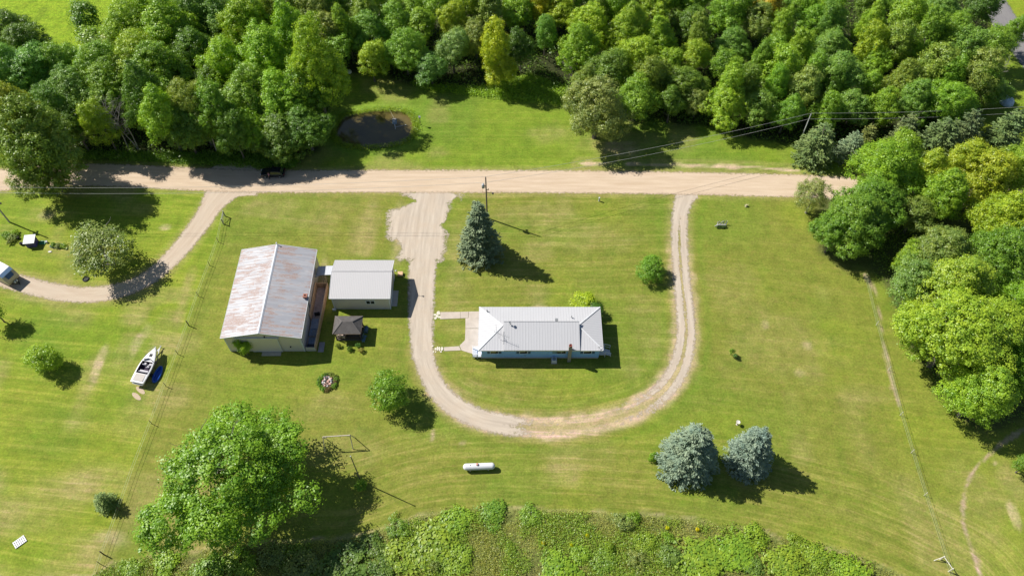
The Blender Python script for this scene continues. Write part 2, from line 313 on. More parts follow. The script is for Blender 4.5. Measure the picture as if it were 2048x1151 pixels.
    # mowing: coordinate across the passes, and how plainly they show
    mow = np.where(Yf > np.interp(Xf, ROAD[:, 0], ROAD[:, 1]), Yf, Yf * .96 + Xf * .12); ms = np.full(len(Xf), .45)
    dlo, _, _, _ = seg_dist(Xf, Yf, LOOP); southl = sst(msd, -16, -10) * (Xf > -55); mow = np.where((msd > -18) & (Xf > -50), msd + 300, mow); ms = np.where((msd > -18) & (Xf > -50), .85 * sst(msd, -18, -12), ms)
    insd = poly_sdf(Xf, Yf, np.vstack([LOOP, LANE])); mow = np.where(insd > 0, np.where(Yf < 64, insd * .8 + Yf * .3 + 500, Yf + .6 * vnoise(Xf, Yf, 12, 43) + 400), mow); ms = np.where(insd > 0, .75, ms)
    mow = np.where(left > .5, Yf * .98 + Xf * .10 + 800 + 1.2 * vnoise(Xf, Yf, 16, 41), mow); ms = np.where(left > .5, .75, ms)
    ms = np.where((Xf > 42) & (msd < -14), .35, ms); ms = np.where(msd > 0, 0.0, ms); ms = np.where(wf > 0, 0, ms)
    rough_m = np.clip(sst(msd, 0, .5) + sst(hf, -1, 2) * .7 + sst(wf, 0, 1) + sst(ps, -2, -1) * .5, 0, 1)
    idx = np.arange(nx * ny).reshape(ny, nx); F = np.stack([idx[:-1, :-1], idx[:-1, 1:], idx[1:, 1:], idx[1:, :-1]], -1).reshape(-1, 4)
    n = NT('turf'); co = n.coord(); tone = n.attr('tone', 1); mo = n.attr('mow'); mst = n.attr('mows'); rg = n.attr('rough')
    sx = n.n('ShaderNodeSeparateXYZ'); n.l(co, sx.inputs[0]); cb = n.n('ShaderNodeCombineXYZ'); n.l(n.math('MULTIPLY', mo, 1.25), cb.inputs[0]); n.l(n.math('MULTIPLY', sx.outputs[0], .05), cb.inputs[1]); n.l(n.math('MULTIPLY', sx.outputs[1], .02), cb.inputs[2])
    stripe = n.noise(cb.outputs[0], 1.0, 3, .7)
    cb2 = n.n('ShaderNodeCombineXYZ'); n.l(n.math('MULTIPLY', mo, 3.5), cb2.inputs[0]); n.l(n.math('MULTIPLY', sx.outputs[0], .35), cb2.inputs[1]); stripe2 = n.noise(cb2.outputs[0], 1.0, 3, .7)
    c = tone
    wp_ = n.n('ShaderNodeVectorMath', operation='ADD'); n.l(co, wp_.inputs[0]); n.l(n.noise(co, 1.3, 3, .6, 0, True), wp_.inputs[1]); wv = wp_.outputs[0]
    k1 = n.ramp(n.noise(co, 0.45, 6, .7, .4), .3, .7, .80, 1.2); c = n.mix(1.0, c, k1, 'MULTIPLY')
    patch = n.ramp(n.noise(co, 1.1, 6, .75, .6), .5, .72, 0, .5); c = n.mix(patch, c, n.mix(1.0, c, (1.45, 1.12, 1.6), 'MULTIPLY'))
    g2 = n.ramp(n.noise(co, .8, 4, .7, .3), .52, .75, 0, .5); c = n.mix(g2, c, n.mix(1.0, c, (.70, .95, .7), 'MULTIPLY'))
    sf = n.math('MULTIPLY', n.ramp(stripe, .35, .65, -1, 1), mst); c = n.mix(n.math('MULTIPLY', n.math('MAXIMUM', sf, 0), .95), c, n.mix(1.0, c, (1.42, 1.22, 1.8), 'MULTIPLY'))
    c = n.mix(n.math('MULTIPLY', n.math('MAXIMUM', n.math('MULTIPLY', sf, -1), 0), .65), c, n.mix(1.0, c, (.72, .86, .62), 'MULTIPLY'))
    s2 = n.math('MULTIPLY', n.ramp(stripe2, .35, .7, -.6, 1), mst); c = n.mix(n.math('MULTIPLY', n.math('MAXIMUM', s2, 0), .6), c, n.mix(1.0, c, (1.3, 1.14, 1.7), 'MULTIPLY'))
    fine = n.noise(co, 3.0, 7, .85); c = n.mix(1.0, c, n.ramp(fine, .3, .7, .58, 1.46), 'MULTIPLY')
    sw = n.noise(n.scl(wv, .55, 2.4, 1), 1.1, 6, .75, .4); c = n.mix(n.ramp(sw, .5, .72, 0, .5), c, n.mix(1.0, c, (1.5, 1.18, 1.8), 'MULTIPLY')); sw2 = n.noise(n.scl(wv, 2.2, .6, 1), .9, 6, .75, .4); c = n.mix(n.ramp(sw2, .5, .72, 0, .45), c, n.mix(1.0, c, (.66, .86, .55), 'MULTIPLY'))
    clump = n.noise(co, 1.7, 7, .75, .5); c = n.mix(rg, c, n.mix(1.0, c, n.ramp(clump, .35, .65, .5, 1.45), 'MULTIPLY'))
    n.base(c, .85, 0, .15); bh = n.math('ADD', n.math('MULTIPLY', fine, n.math('ADD', n.math('MULTIPLY', rg, 1.2), .35)), n.math('MULTIPLY', clump, rg)); n.bump(bh, 1.0, .2)
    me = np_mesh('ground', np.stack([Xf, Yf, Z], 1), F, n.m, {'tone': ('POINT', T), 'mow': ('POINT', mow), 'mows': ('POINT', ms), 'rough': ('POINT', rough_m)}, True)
    tag(link('ground', me), kind='structure')
ground()

def sheet(name, box, step, fn, mat, z):
    x0, x1, y0, y1 = box; xs = np.arange(x0, x1 + step, step); ys = np.arange(y0, y1 + step, step); X, Y = np.meshgrid(xs, ys); Xf, Yf = X.ravel(), Y.ravel()
    at = fn(Xf, Yf); idx = np.arange(len(Xf)).reshape(X.shape); F = np.stack([idx[:-1, :-1], idx[:-1, 1:], idx[1:, 1:], idx[1:, :-1]], -1).reshape(-1, 4)
    F = F[(at['d'][F] > -0.7).any(1)]; u, inv = np.unique(F, return_inverse=True); F = inv.reshape(F.shape)
    V = np.stack([Xf, Yf, np.full(len(Xf), z)], 1)[u]
    return tag(link(name, np_mesh(name, V, F, mat, {k: ('POINT', v[u]) for k, v in at.items()}, True)), kind='structure')
def gravel(name, a, b, c3, rut=0.0):
    """loose surface; 'd' metres inside the edge, 'lat' across, 'cov' how complete the cover is; bare where it has worn through to the grass"""
    n = NT(name); co = n.coord(); d = n.attr('d'); lat = n.attr('lat'); cov = n.attr('cov'); al = n.attr('al')
    fn_ = n.noise(co, 1.6, 8, .75, .3); sp = n.noise(co, 9, 4, .8)
    cb = n.n('ShaderNodeCombineXYZ'); n.l(n.math('MULTIPLY', lat, 1.5), cb.inputs[0]); n.l(n.math('MULTIPLY', al, .12), cb.inputs[1]); tr = n.noise(cb.outputs[0], 1.0, 5, .65)
    col = n.mix(n.ramp(tr, .35, .65), a, b); col = n.mix(n.ramp(n.noise(co, .35, 5, .6), .45, .7, 0, .6), col, c3)
    col = n.mix(1.0, col, n.ramp(sp, .25, .75, .86, 1.14), 'MULTIPLY'); col = n.mix(n.ramp(n.noise(co, 2.6, 7, .8), .62, .72, 0, .35), col, tuple(x * .6 for x in a))
    n.base(col, .95, 0, .1); n.bump(n.math('ADD', sp, n.math('MULTIPLY', tr, 2)), .5, .04)
    edge = n.ramp(n.math('ADD', d, n.math('MULTIPLY', n.math('SUBTRACT', fn_, .5), 2.2)), -.25, .3)
    al_ = n.ramp(n.math('ADD', cov, n.math('MULTIPLY', n.math('SUBTRACT', n.noise(co, 1.5, 8, .8), .5), 1.9)), .36, .64)
    tr_ = n.n('ShaderNodeBsdfTransparent'); m = n.n('ShaderNodeMixShader'); n.l(n.math('MULTIPLY', edge, al_), m.inputs[0]); n.l(tr_.outputs[0], m.inputs[1]); n.l(n.b.outputs[0], m.inputs[2]); n.l(m.outputs[0], n.out.inputs[0]); return n.m
def f_road(X, Y):
    D, wd, sd, al = seg_dist(X, Y, ROAD, np.full(len(ROAD), 2.95)); return {'d': wd - D, 'lat': D * sd, 'cov': np.full(X.shape, 1.2), 'al': al}
sheet('road', (-150, 150, 98, 122), .5, f_road, gravel('dirt_road', (0.50, 0.385, 0.27), (0.60, 0.48, 0.355), (0.54, 0.42, 0.31)), .018)
def f_drive(X, Y):
    nl = len(LOOP); t = np.linspace(0, 1, nl)
    wl = np.interp(t, [0, .06, .12, .4, .55, .75, .9, 1], [2.4, 1.6, 1.45, 1.6, 1.7, 1.75, 1.6, 1.7]); cv = np.interp(t, [0, .1, .3, .38, .45, .60, .68, .74, 1], [1.3, 1.1, 1.05, .98, .70, .25, .35, 1.1, 1.3])
    D, wd, sd, al = seg_dist(X, Y, LOOP, wl); _, cvv, _, _ = seg_dist(X, Y, LOOP, cv); d1 = wd - D; rut = np.abs(D - .95)
    mid = np.interp(al, [0, 6, 12, 50, 62, 95, 105, 122], [0, .5, .9, .85, .3, .1, .6, .1]); cov1 = cvv - mid * sst(np.abs(D - 0), .55, .05)
    D2, w2, s2, a2 = seg_dist(X, Y, LANE, np.interp(np.linspace(0, 1, len(LANE)), [0, .4, 1], [1.7, 2.35, 3.0])); d2 = w2 - D2; d3 = poly_sdf(X, Y, PAD)
    c3 = (.45 + .55 * sst(d3, -.2, 2.0)) * np.interp(X, [G(757, 470).x, G(800, 450).x, G(850, 450).x], [.50, .92, 1.2]); d3 = d3 + (vnoise(X, Y, 2.6, 95) - .5) * 1.8 + (vnoise(X, Y, 1.2, 96) - .5) * 1.4 - .3; d = np.maximum(np.maximum(d1, d2), d3)
    cov = np.where(d1 >= np.maximum(d2, d3), cov1, np.where(d2 >= d3, 1.25, c3)); return {'d': d, 'lat': np.where(d1 >= d2, D * sd, D2 * s2), 'cov': cov, 'al': np.where(d1 >= d2, al, a2)}
sheet('driveway', (-32, 36, 45, 110), .4, f_drive, gravel('gravel_drive', (0.42, 0.355, 0.285), (0.55, 0.475, 0.385), (0.49, 0.395, 0.30)), .009)
def f_ld(X, Y):
    nl = len(LDRIVE); t = np.linspace(0, 1, nl); D, wd, sd, al = seg_dist(X, Y, LDRIVE, np.interp(t, [0, .06, .15, .4, 1], [6.5, 3.4, 2.1, 1.7, 1.6])); mid = np.interp(al, [0, 45, 60, 110], [0, .05, .55, .6]); return {'d': wd - D, 'lat': D * sd, 'cov': 1.1 - mid * sst(D, .6, .05), 'al': al}
sheet('side_driveway', (-118, -42, 74, 112), .4, f_ld, gravel('sandy_drive', (0.46, 0.365, 0.275), (0.55, 0.46, 0.36), (0.50, 0.42, 0.33)), .009)
# paved road at the far right behind the wood
def f_pr(X, Y):
    D, wd, sd, al = seg_dist(X, Y, P2([(1930, -80), (1990, 10), (2020, 60), (2080, 140), (2300, 420)]), np.full(5, 3.2)); return {'d': wd - D, 'lat': D * sd, 'cov': np.full(X.shape, 1.5), 'al': al}
sheet('paved_road', (90, 210, 90, 200), 1.0, f_pr, gravel('asphalt', (0.20, 0.19, 0.19), (0.23, 0.22, 0.22), (0.25, 0.24, 0.23)), .012)
# pond
wm = NT('pond_water'); wn = wm.noise(wm.coord(), 1.2, 3); wm.base(wm.mix(wm.ramp(wm.noise(wm.coord(), .25, 4), .35, .65), (0.135, 0.105, 0.035), (0.085, 0.070, 0.024)), .03, 0, .5); wm.bump(wn, .04, .05)
wp = smooth_pl(POND, 1); c_ = wp.mean(0); wp = c_ + (wp - c_) * 1.10
me = bpy.data.meshes.new('pond_water'); me.from_pydata([(p[0], p[1], -.30) for p in wp], [], [tuple(range(len(wp)))]); me.materials.append(wm.m); tag(link('pond_water', me), kind='structure')

# ---------------------------------------------------------------- foliage prototypes
def unit(v): return v / (np.linalg.norm(v, axis=-1, keepdims=True) + 1e-9)
def quads(P, N, size, rs, aspect=.62):
    a = unit(np.cross(N, rs.randn(*N.shape))); b = np.cross(N, a); s = size[:, None] * .5
    V = np.stack([P - a * s, P - b * s * aspect + N * s * .12, P + a * s, P + b * s * aspect + N * s * .12], 1).reshape(-1, 3)
    F = np.arange(len(V)).reshape(-1, 4); return V, F
def broad(name, seed, R, V, nclu, per, leaf, lobes=12, open_=0.0, cr=None, droop=0.0, mat=None, irr=(.50, 1.30), lrr=(.17, .40), taper=0.0):
    """crown from z=0 to 2V, widest below the middle; lobes > leaf clusters > leaves"""
    rs = np.random.RandomState(seed); L = unit(rs.randn(lobes * 3, 3)); L = L[L[:, 2] > -.55][:lobes]; nl = len(L)
    lc = L * np.array([R * .62, R * .62, V * .60]) * rs.uniform(*irr, (nl, 1)); lr = rs.uniform(*lrr, nl) * R
    lc = np.vstack([lc, [[0, 0, 0], [0, 0, V * .45]]]); lr = np.append(lr, [R * .55, R * .5]); nl += 2
    w_ = lr ** 2; k = rs.choice(nl, nclu * 3, p=w_ / w_.sum()); d = unit(rs.randn(nclu * 3, 3) + np.array([0, 0, .25])); c = lc[k] + d * lr[k][:, None] * rs.uniform(.72, 1.14, (nclu * 3, 1)) * np.array([1, 1, min(1.25, V / R)])
    inside = np.zeros(len(c))
    for j in range(nl): inside += (np.linalg.norm((c - lc[j]) / np.array([1, 1, min(1.25, V / R)]), axis=1) < lr[j] * .72)
    keep = (inside < 1) | (rs.rand(len(c)) < .13); c = c[keep][:nclu]; d = d[keep][:nclu]
    if open_: m = rs.rand(len(c)) > open_; c = c[m]; d = d[m]
    c[:, 2] = np.maximum(c[:, 2], -V * .95); tp = 1 - taper * np.clip(c[:, 2:3] / V + .3, 0, 1.3); c[:, :2] *= tp; c[:, 0] *= 1 + .12 * np.sin(seed * 2.1); c[:, 0] += .10 * R * np.sin(c[:, 2] / V * 2 + seed); c[:, 1] += .10 * R * np.cos(c[:, 2] / V * 2.3 + seed)
    cr = cr or leaf * 2.35; tonec = rs.rand(len(c)) * .6; n = per
    cs = rs.uniform(.6, 1.35, (len(c), 1, 1)); ud = unit(rs.randn(len(c), n, 3) + unit(d)[:, None, :] * .5 + np.array([0, 0, .35])); off = ud * cr * cs * (.35 + .95 * rs.rand(len(c), n, 1) ** 1.3) * np.array([1.1, 1.1, .75]); off[:, :, 2] -= droop * rs.rand(len(c), n) * cr
    P = c[:, None, :] + off; Nn = unit(ud * .8 + unit(d)[:, None, :] * .25 + np.array([0, 0, .3]) + rs.randn(len(c), n, 3) * .3)
    v = tonec[:, None] + rs.rand(len(c), n) * .45; P = P.reshape(-1, 3); Nn = Nn.reshape(-1, 3); P[:, 2] += V
    Vv, F = quads(P, Nn, rs.uniform(.7, 1.25, len(P)) * leaf, rs)
    return np_mesh(name, Vv, F, mat or LEAF, {'v': ('FACE', v.ravel())})
def conifer(name, seed, R, H, nb, per, leaf, power=.8, blunt=0.0, gap=0.0, z0=.02):
    rs = np.random.RandomState(seed); i = np.arange(nb); z = H * (z0 + (.99 - z0) * (1 - np.sqrt(1 - (i + .5) / nb * .995)) ** (1.0)); z = z + rs.randn(nb) * .1
    t = np.clip(z / H, 0, 1); prof = (1 - t) ** power if not blunt else np.sqrt(np.clip(1 - t ** (2 + blunt * 2), 0, 1)) * (1 - .25 * t)
    ln = R * prof * rs.uniform(.72, 1.08, nb) + .12; ang = i * 2.39996 + rs.randn(nb) * .25
    u = rs.rand(nb, per) ** .62; m = (rs.rand(nb) > gap)[:, None] * np.ones((1, per)) > 0
    sp = rs.randn(nb, per) * .5; along = u * ln[:, None]; lat = sp * (.15 + .28 * ln[:, None] * (1.05 - u) * .8 + .12); ca, sa = np.cos(ang)[:, None], np.sin(ang)[:, None]
    zz = z[:, None] - ln[:, None] * .22 * np.sin(u * 2.2) + ln[:, None] * .14 * u ** 2 - np.abs(sp) * .10 + rs.randn(nb, per) * .06
    P = np.stack([ca * along - sa * lat, sa * along + ca * lat, zz], -1)
    N = unit(np.stack([ca * .45 + 0 * u, sa * .45 + 0 * u, np.full_like(u, .8)], -1) + rs.randn(nb, per, 3) * .38); v = (rs.rand(nb) * .5)[:, None] + .2 * u + .3 * rs.rand(nb, per)
    P = P[m]; N = N[m]; v = v[m]
    # needles lie along the twig
    a = unit(np.stack([np.broadcast_to(ca, u.shape) - sa * sp * .9, np.broadcast_to(sa, u.shape) + ca * sp * .9, -.15 + 0 * u], -1)[m]); b = unit(np.cross(N, a)); s = (rs.uniform(.7, 1.3, len(P)) * leaf)[:, None] * .5
    Vv = np.stack([P - a * s, P - b * s * .38, P + a * s, P + b * s * .38], 1).reshape(-1, 3); F = np.arange(len(Vv)).reshape(-1, 4)
    return np_mesh(name, Vv, F, NEEDLE, {'v': ('FACE', v.ravel())})
def trunk_mesh(name, seed, h, r, limbs, spread, top=.85, mat=BARK, sub=0, lean=.03):
    """trunk of height h with forked tapering limbs reaching out to 'spread'"""
    rs = random.Random(seed); m = MB(); pts = [(0, 0, -.15)]; n = 6
    for i in range(1, n + 1): pts.append((rs.gauss(0, lean * h * i / n), rs.gauss(0, lean * h * i / n), h * top * i / n))
    m.tube(pts, [r * 1.35] + [r * (1 - .8 * i / n) for i in range(1, n + 1)], 7)
    def limb(p, d, L, rad, lv):
        q = [Vector(p)]; dd = Vector(d)
        for i in range(4): dd = (dd + Vector((rs.gauss(0, .16), rs.gauss(0, .16), rs.gauss(.05, .12)))).normalized(); q.append(q[-1] + dd * L / 4)
        m.tube(q, [rad, rad * .78, rad * .56, rad * .36, rad * .12], 5 if lv == 0 else 4, cap=False)
        if lv < sub:
            for i in (1, 2, 2, 3, 3, 4):
                e = (dd + Vector((rs.gauss(0, .7), rs.gauss(0, .7), rs.gauss(.1, .4)))).normalized(); limb(q[i], e, L * rs.uniform(.35, .65), rad * .42, lv + 1)
    for k in range(limbs):
        f = rs.uniform(.28, .95); i = f * n; a = Vector(pts[int(i)]); b = Vector(pts[min(int(i) + 1, n)]); p = a.lerp(b, i - int(i)); t = k * 2.4 + rs.uniform(-.4, .4)
        limb(p, Vector((math.cos(t), math.sin(t), rs.uniform(.35, 1.0))).normalized(), spread * rs.uniform(.7, 1.05) * (1.15 - .5 * f), r * (1 - .75 * f) * .62, 0)
    me = m.build(name, mat); mesh = me.data; bpy.data.objects.remove(me); return mesh
PR = {  # kind: (crown meshes, trunk meshes, R0, H0 of crown, trunk height0, crown share of the height)
 's': ([broad('small_crown', 10 + k, 2.0, 2.0, 120, 30, .22, 9) for k in range(3)], [trunk_mesh('small_trunk', k, 4.0, .09, 7, 1.5) for k in range(2)], 2.0, 4.0, 4.0, .88),
 'm': ([broad('crown', 20 + k, 4.0, 5.0, 430, 44, .24, 18 + k, taper=(0, .2, .1, .35, .15, .28, .05)[k]) for k in range(7)], [trunk_mesh('trunk', 10 + k, 10.0, .2, 9, 3.2) for k in range(3)], 4.0, 10.0, 10.0, .90),
 'l': ([broad('large_crown', 30 + k, 6.0, 7.0, 820, 48, .27, 26 + k, taper=(.05, .25, .1, .3, .15)[k]) for k in range(5)], [trunk_mesh('large_trunk', 20 + k, 14.0, .32, 12, 4.8) for k in range(2)], 6.0, 14.0, 14.0, .90),
 'x': ([broad('huge_crown', 40 + k, 9.0, 7.0 + 1.5 * k, 1400 + 200 * k, 50, .29, 28 + 6 * k, open_=.05, irr=((.42, 1.42), (.5, 1.3))[k], lrr=((.14, .32), (.18, .36))[k]) for k in range(2)], [trunk_mesh('huge_trunk', 30, 17.0, .5, 18, 7.6, sub=1)], 9.0, 17.0, 17.0, .86),
 'o': ([broad('airy_crown', 50 + k, 4.0, 4.0, 420, 26, .22, 18, open_=.2, cr=.5) for k in range(2)], [trunk_mesh('forked_trunk', 40 + k, 8.0, .2, 12, 3.6, sub=1, mat=PALEBARK) for k in range(2)], 4.0, 8.0, 8.0, .85),
 'd': ([broad('dense_crown', 95 + k, 3.0, 3.0, 330, 32, .24, 22, irr=(.85, 1.02), lrr=(.36, .46)) for k in range(2)], [trunk_mesh('short_trunk', 55, 5.0, .14, 6, 2.0)], 3.0, 6.0, 5.0, .95),
 'b': ([broad('low_crown', 60 + k, 1.6, .8, 90, 24, .19, 12, cr=.3) for k in range(4)], [trunk_mesh('stems', 50, 1.4, .04, 8, .8)], 1.6, 1.6, 1.4, 1.0),
 'w': ([broad('weedy_top', 70 + k, 1.6, .5, 120, 16, .24, 9, open_=.1, cr=.42) for k in range(3)], [], 1.6, 1.0, 1.0, 1.0),
 'c': ([conifer('spruce_crown', 80 + k, 3.4, 12.0, 330, 46, .36) for k in range(2)], [trunk_mesh('spruce_trunk', 60, 12.0, .2, 2, .3, .95)], 3.4, 12.0, 12.0, 1.0),
 'r': ([conifer('rounded_spruce_crown', 84 + k, 3.6, 9.0, 430, 62, .30, power=.56) for k in range(2)], [trunk_mesh('spruce_trunk', 61, 8.0, .2, 2, .3, .9)], 3.6, 9.0, 9.0, 1.0),
 'p': ([conifer('pine_crown', 88 + k, 3.8, 9.0, 260, 34, .40, power=.55, gap=.12) for k in range(3)], [trunk_mesh('pine_trunk', 62, 9.0, .2, 4, 1.0, .95)], 3.8, 9.0, 9.0, 1.0),
}
_rt = random.Random(77)
def tree(kind, px, py, wpx, h, color, label, name='broadleaf_tree', cat='tree', group=None, rz=None, variant=None, pc='crown', pt='trunk', jit=.06, aspect=1.0):
    cm, tm, R0, H0, T0, cf = PR[kind]; cz = h * (1 - cf / 2) if kind not in 'crp' else h * .36
    P = G(px, py, cz); R = wpx / 2 / PXM(px, py, cz)
    if kind in 'crp' and name == 'spruce_tree': P = G(px, py, 0); R = wpx / 2 / PXM(px, py, 1)
    root = empty(name, (P.x, P.y, 0), _rt.uniform(0, 6.28) if rz is None else rz, label, cat, group)
    c = link(pc, cm[_rt.randrange(len(cm)) if variant is None else variant % len(cm)], root, (0, 0, h * (1 - cf))); c.scale = (R / R0 * aspect, R / R0, h * cf / H0)
    c.color = tuple(max(0.004, x * (1 + _rt.uniform(-jit, jit))) for x in color) + (1,)
    c.rotation_euler = (_rt.uniform(-.1, .1), _rt.uniform(-.1, .1), 0) if kind in 'mlo' else (0, 0, 0)
    if tm: t = link(pt, tm[_rt.randrange(len(tm))], root); k = h / T0; t.scale = (max(R / R0, .5) if kind != 'x' else k, max(R / R0, .5) if kind != 'x' else k, k * (.9 if kind in 'mlxso' else .95))
    return root
LIME = (0.215, 0.350, 0.034); MID = (0.145, 0.275, 0.035); DEEP = (0.075, 0.155, 0.030); TEAL = (0.120, 0.240, 0.070); YEL = (0.300, 0.385, 0.035); OLV = (0.185, 0.245, 0.060); SAGE = (0.205, 0.255, 0.100); GOLD = (0.40, 0.36, 0.050); BLUE = (0.220, 0.300, 0.265); PINE = (0.150, 0.225, 0.090)
CN = {LIME: 'lime green', MID: 'mid green', DEEP: 'dark green', TEAL: 'bluish green', YEL: 'yellow green', OLV: 'olive green', SAGE: 'sage green', GOLD: 'golden yellow'}
# single trees and bushes in the open
tree('l', 78, 338, 130, 13, (0.165, 0.235, 0.045), 'lower crown of the left edge oak hanging over the dirt road', 'oak_tree')
tree('l', 68, 296, 160, 21.0, (0.150, 0.240, 0.045), 'big olive green tree at the left edge, leaning over the dirt road', 'oak_tree', variant=0)
tree('l', 40, 262, 120, 22, (0.235, 0.27, 0.04), 'yellowish green tree crown on the left edge of the photo beside the road', 'oak_tree', variant=2)
tree('o', 205, 497, 165, 8.5, (0.165, 0.235, 0.07), 'airy grey green tree with bare forked limbs inside the bend of the sandy driveway', 'willow_tree')
tree('c', 961, 508, 98, 15.8, (0.160, 0.230, 0.155), 'tall pointed blue green spruce beside the utility pole', 'spruce_tree', variant=0)
tree('r', 1371, 928, 126, 13.0, BLUE, 'larger of the two blue spruces on the lawn, on the left', 'spruce_tree', variant=0)
tree('r', 1492, 922, 100, 11.6, (0.205, 0.285, 0.265), 'smaller of the two blue spruces on the lawn, on the right', 'spruce_tree', variant=1)
tree('b', 1309, 913, 26, 1.6, MID, 'small green bush against the left side of the larger blue spruce', 'bush', 'bush', pt='stems')
tree('d', 777, 783, 80, 6.5, (0.14, 0.255, 0.03), 'round dark green tree between flower bed and curved gravel lane', 'maple_tree', variant=1)
tree('x', 438, 938, 350, 18, (0.165, 0.275, 0.032), 'very large maple with ragged crown above the bottom meadow', 'maple_tree', rz=.5, variant=0)
tree('d', 84, 716, 66, 5.0, LIME, 'small round bright green tree near the left edge below the camper', 'maple_tree', variant=0)
tree('s', -12, 622, 60, 6, MID, 'green tree cut by the left edge of the photo below the camper', 'maple_tree', variant=1)
tree('p', 208, 1002, 50, 4.2, (0.20, 0.29, 0.08), 'small olive green pine touching the left fence near the bottom', 'pine_tree', variant=0)
tree('d', 1302, 538, 54, 3.9, MID, 'round green bush on the lawn beside the two wheel tracks', 'bush', 'bush', variant=1, pt='stems')
tree('s', 1170, 604, 52, 2.6, YEL, 'yellow green bush behind the right end of the long house', 'bush', 'bush', variant=0, pt='stems')
tree('s', 1194, 622, 40, 2.4, DEEP, 'dark bush at the top right corner of the long house', 'bush', 'bush', variant=1, pt='stems')
tree('s', 490, 698, 36, 3.4, LIME, 'climbing bush against the sliding door of the big barn', 'bush', 'bush', variant=1, pt='stems')
tree('s', 478, 688, 24, 4.0, LIME, 'leafy top of the climber reaching the barn eave', 'climbing_plant', 'plant', variant=2, pt='stems')
tree('b', 722, 971, 30, 1.5, MID, 'small green bush at the foot of the thin flagpole', 'bush', 'bush', pt='stems')
tree('l', 1195, 212, 136, 15.5, SAGE, 'large grey green oak on the lawn above the road, casting a wide shadow', 'oak_tree', variant=1)
tree('l', 1165, 190, 90, 14, OLV, 'olive green tree directly behind the large oak above the road', 'oak_tree', variant=3)
tree('m', 985, 100, 74, 17, YEL, 'tall yellow green tree standing out at the edge of the back wood', 'poplar_tree', variant=0, jit=0.02)
tree('m', 992, 140, 68, 9, YEL, 'lower yellow green tree in front of the tall yellow one', 'poplar_tree', variant=2)
tree('m', 905, 100, 84, 11, (0.165, 0.26, 0.10), 'broad grey green tree left of the tall yellow tree at the wood edge', 'ash_tree')
tree('m', 862, 138, 84, 8, TEAL, 'bluish green tree right of the pond at the wood edge', 'ash_tree')
tree('m', 1042, 100, 70, 11, DEEP, 'dark tree just right of the tall yellow tree at the wood edge', 'ash_tree')
tree('s', 773, 112, 46, 7, TEAL, 'slender pale bluish green tree above the pond', 'poplar_tree')
tree('p', 1634, 292, 96, 10, PINE, 'dark green pine beside the leaning white utility pole', 'pine_tree', variant=0)
tree('p', 1702, 296, 66, 7.5, (0.21, 0.28, 0.20), 'pale bluish pine right of the dark pine near the road', 'pine_tree', variant=1)
tree('p', 1735, 275, 50, 6.5, OLV, 'small olive pine behind the pale bluish pine', 'pine_tree', variant=2)
tree('p', 1808, 268, 66, 10, PINE, 'pointed dark pine, third from left in the row above the road', 'pine_tree', variant=2)
tree('p', 1878, 282, 104, 10, PINE, 'wide dark pine between the pointed pine and the far right clearing', 'pine_tree', variant=1)
tree('p', 1928, 268, 84, 11, (0.12, 0.18, 0.08), 'tall dark pine beside the small clearing at the right', 'pine_tree', variant=0)
tree('p', 2015, 262, 84, 10, PINE, 'dark pine at the right edge below the small clearing', 'pine_tree', variant=2)
tree('o', 1627, 393, 86, 8, SAGE, 'airy grey green tree hanging over the road at the right', 'willow_tree', variant=0)
# the right hand grove
RG = [('l', 1712, 442, 150, 12, MID), ('m', 1668, 470, 84, 9, MID), ('l', 1770, 345, 150, 14, LIME), ('l', 1740, 400, 140, 12, MID), ('m', 1800, 310, 100, 13, LIME), ('m', 1858, 345, 90, 13, YEL), ('l', 1880, 395, 120, 13, LIME), ('m', 1925, 335, 90, 13, YEL), ('l', 1975, 350, 130, 15, YEL), ('l', 2030, 340, 120, 16, LIME), ('m', 1830, 430, 100, 9, OLV), ('l', 1990, 440, 140, 14, YEL), ('l', 1880, 510, 150, 13, (0.18, 0.28, 0.07)), ('m', 1835, 575, 110, 11, (0.18, 0.29, 0.08)), ('m', 1815, 520, 70, 9, LIME), ('l', 2000, 520, 130, 14, MID), ('m', 2040, 480, 90, 13, TEAL), ('l', 2040, 610, 110, 14, LIME), ('m', 2040, 740, 110, 15, MID), ('m', 1835, 650, 90, 9, (0.18, 0.29, 0.08)), ('m', 2050, 930, 50, 5, MID)]
RL = ['dark leafy maple at the corner where the right fence starts', 'lower left limb tree of the grove, just over the lawn edge', 'lime green tree beside the pines at the top of the right grove', 'mid green maple overhanging the dirt road in the right grove', 'pointed lime green crown above the road in the right grove', 'small bright yellow green crown between road and dark pines', 'lime green tree over the covered stretch of dirt road', 'yellow topped tree beside the tall dark pine at the right', 'broad yellow green tree near the right edge above the road', 'lime green tree cut by the right edge level with the pines', 'low olive tree in the gap of the right grove', 'yellow green tree near the right edge just below the road', 'feathery locust tree in the middle of the right grove', 'feathery bluish locust left of the huge yellow green maple', 'small lime tree poking out of the grove toward the fence', 'mid green tree behind the top of the huge yellow green maple', 'bluish green tree cut by the right edge below the road', 'lime green tree cut by the right edge beside the huge maple', 'shaded tree at the right edge behind the huge maple', 'low feathery tree at the left foot of the huge maple', 'small shrubby tree at the right edge by the dirt trail']
for (k, x, y, w_, h_, c), lb in zip(RG, RL): tree(k, x, y, w_, h_, tuple(a * q for a, q in zip(c, (.86, .88, 1.0))), lb, group='trees of the right hand grove')
tree('x', 1912, 668, 262, 17, (0.235, 0.345, 0.045), 'huge yellow green maple dominating the right side of the photo', 'maple_tree', rz=2.1, variant=1)
tree('l', 1925, 575, 170, 16, (0.24, 0.35, 0.05), 'pale yellow green crown behind the top of the huge right maple', 'maple_tree')
tree('l', 1960, 790, 150, 13, (0.21, 0.33, 0.042), 'lower yellow green crown at the foot of the huge right maple', 'maple_tree')
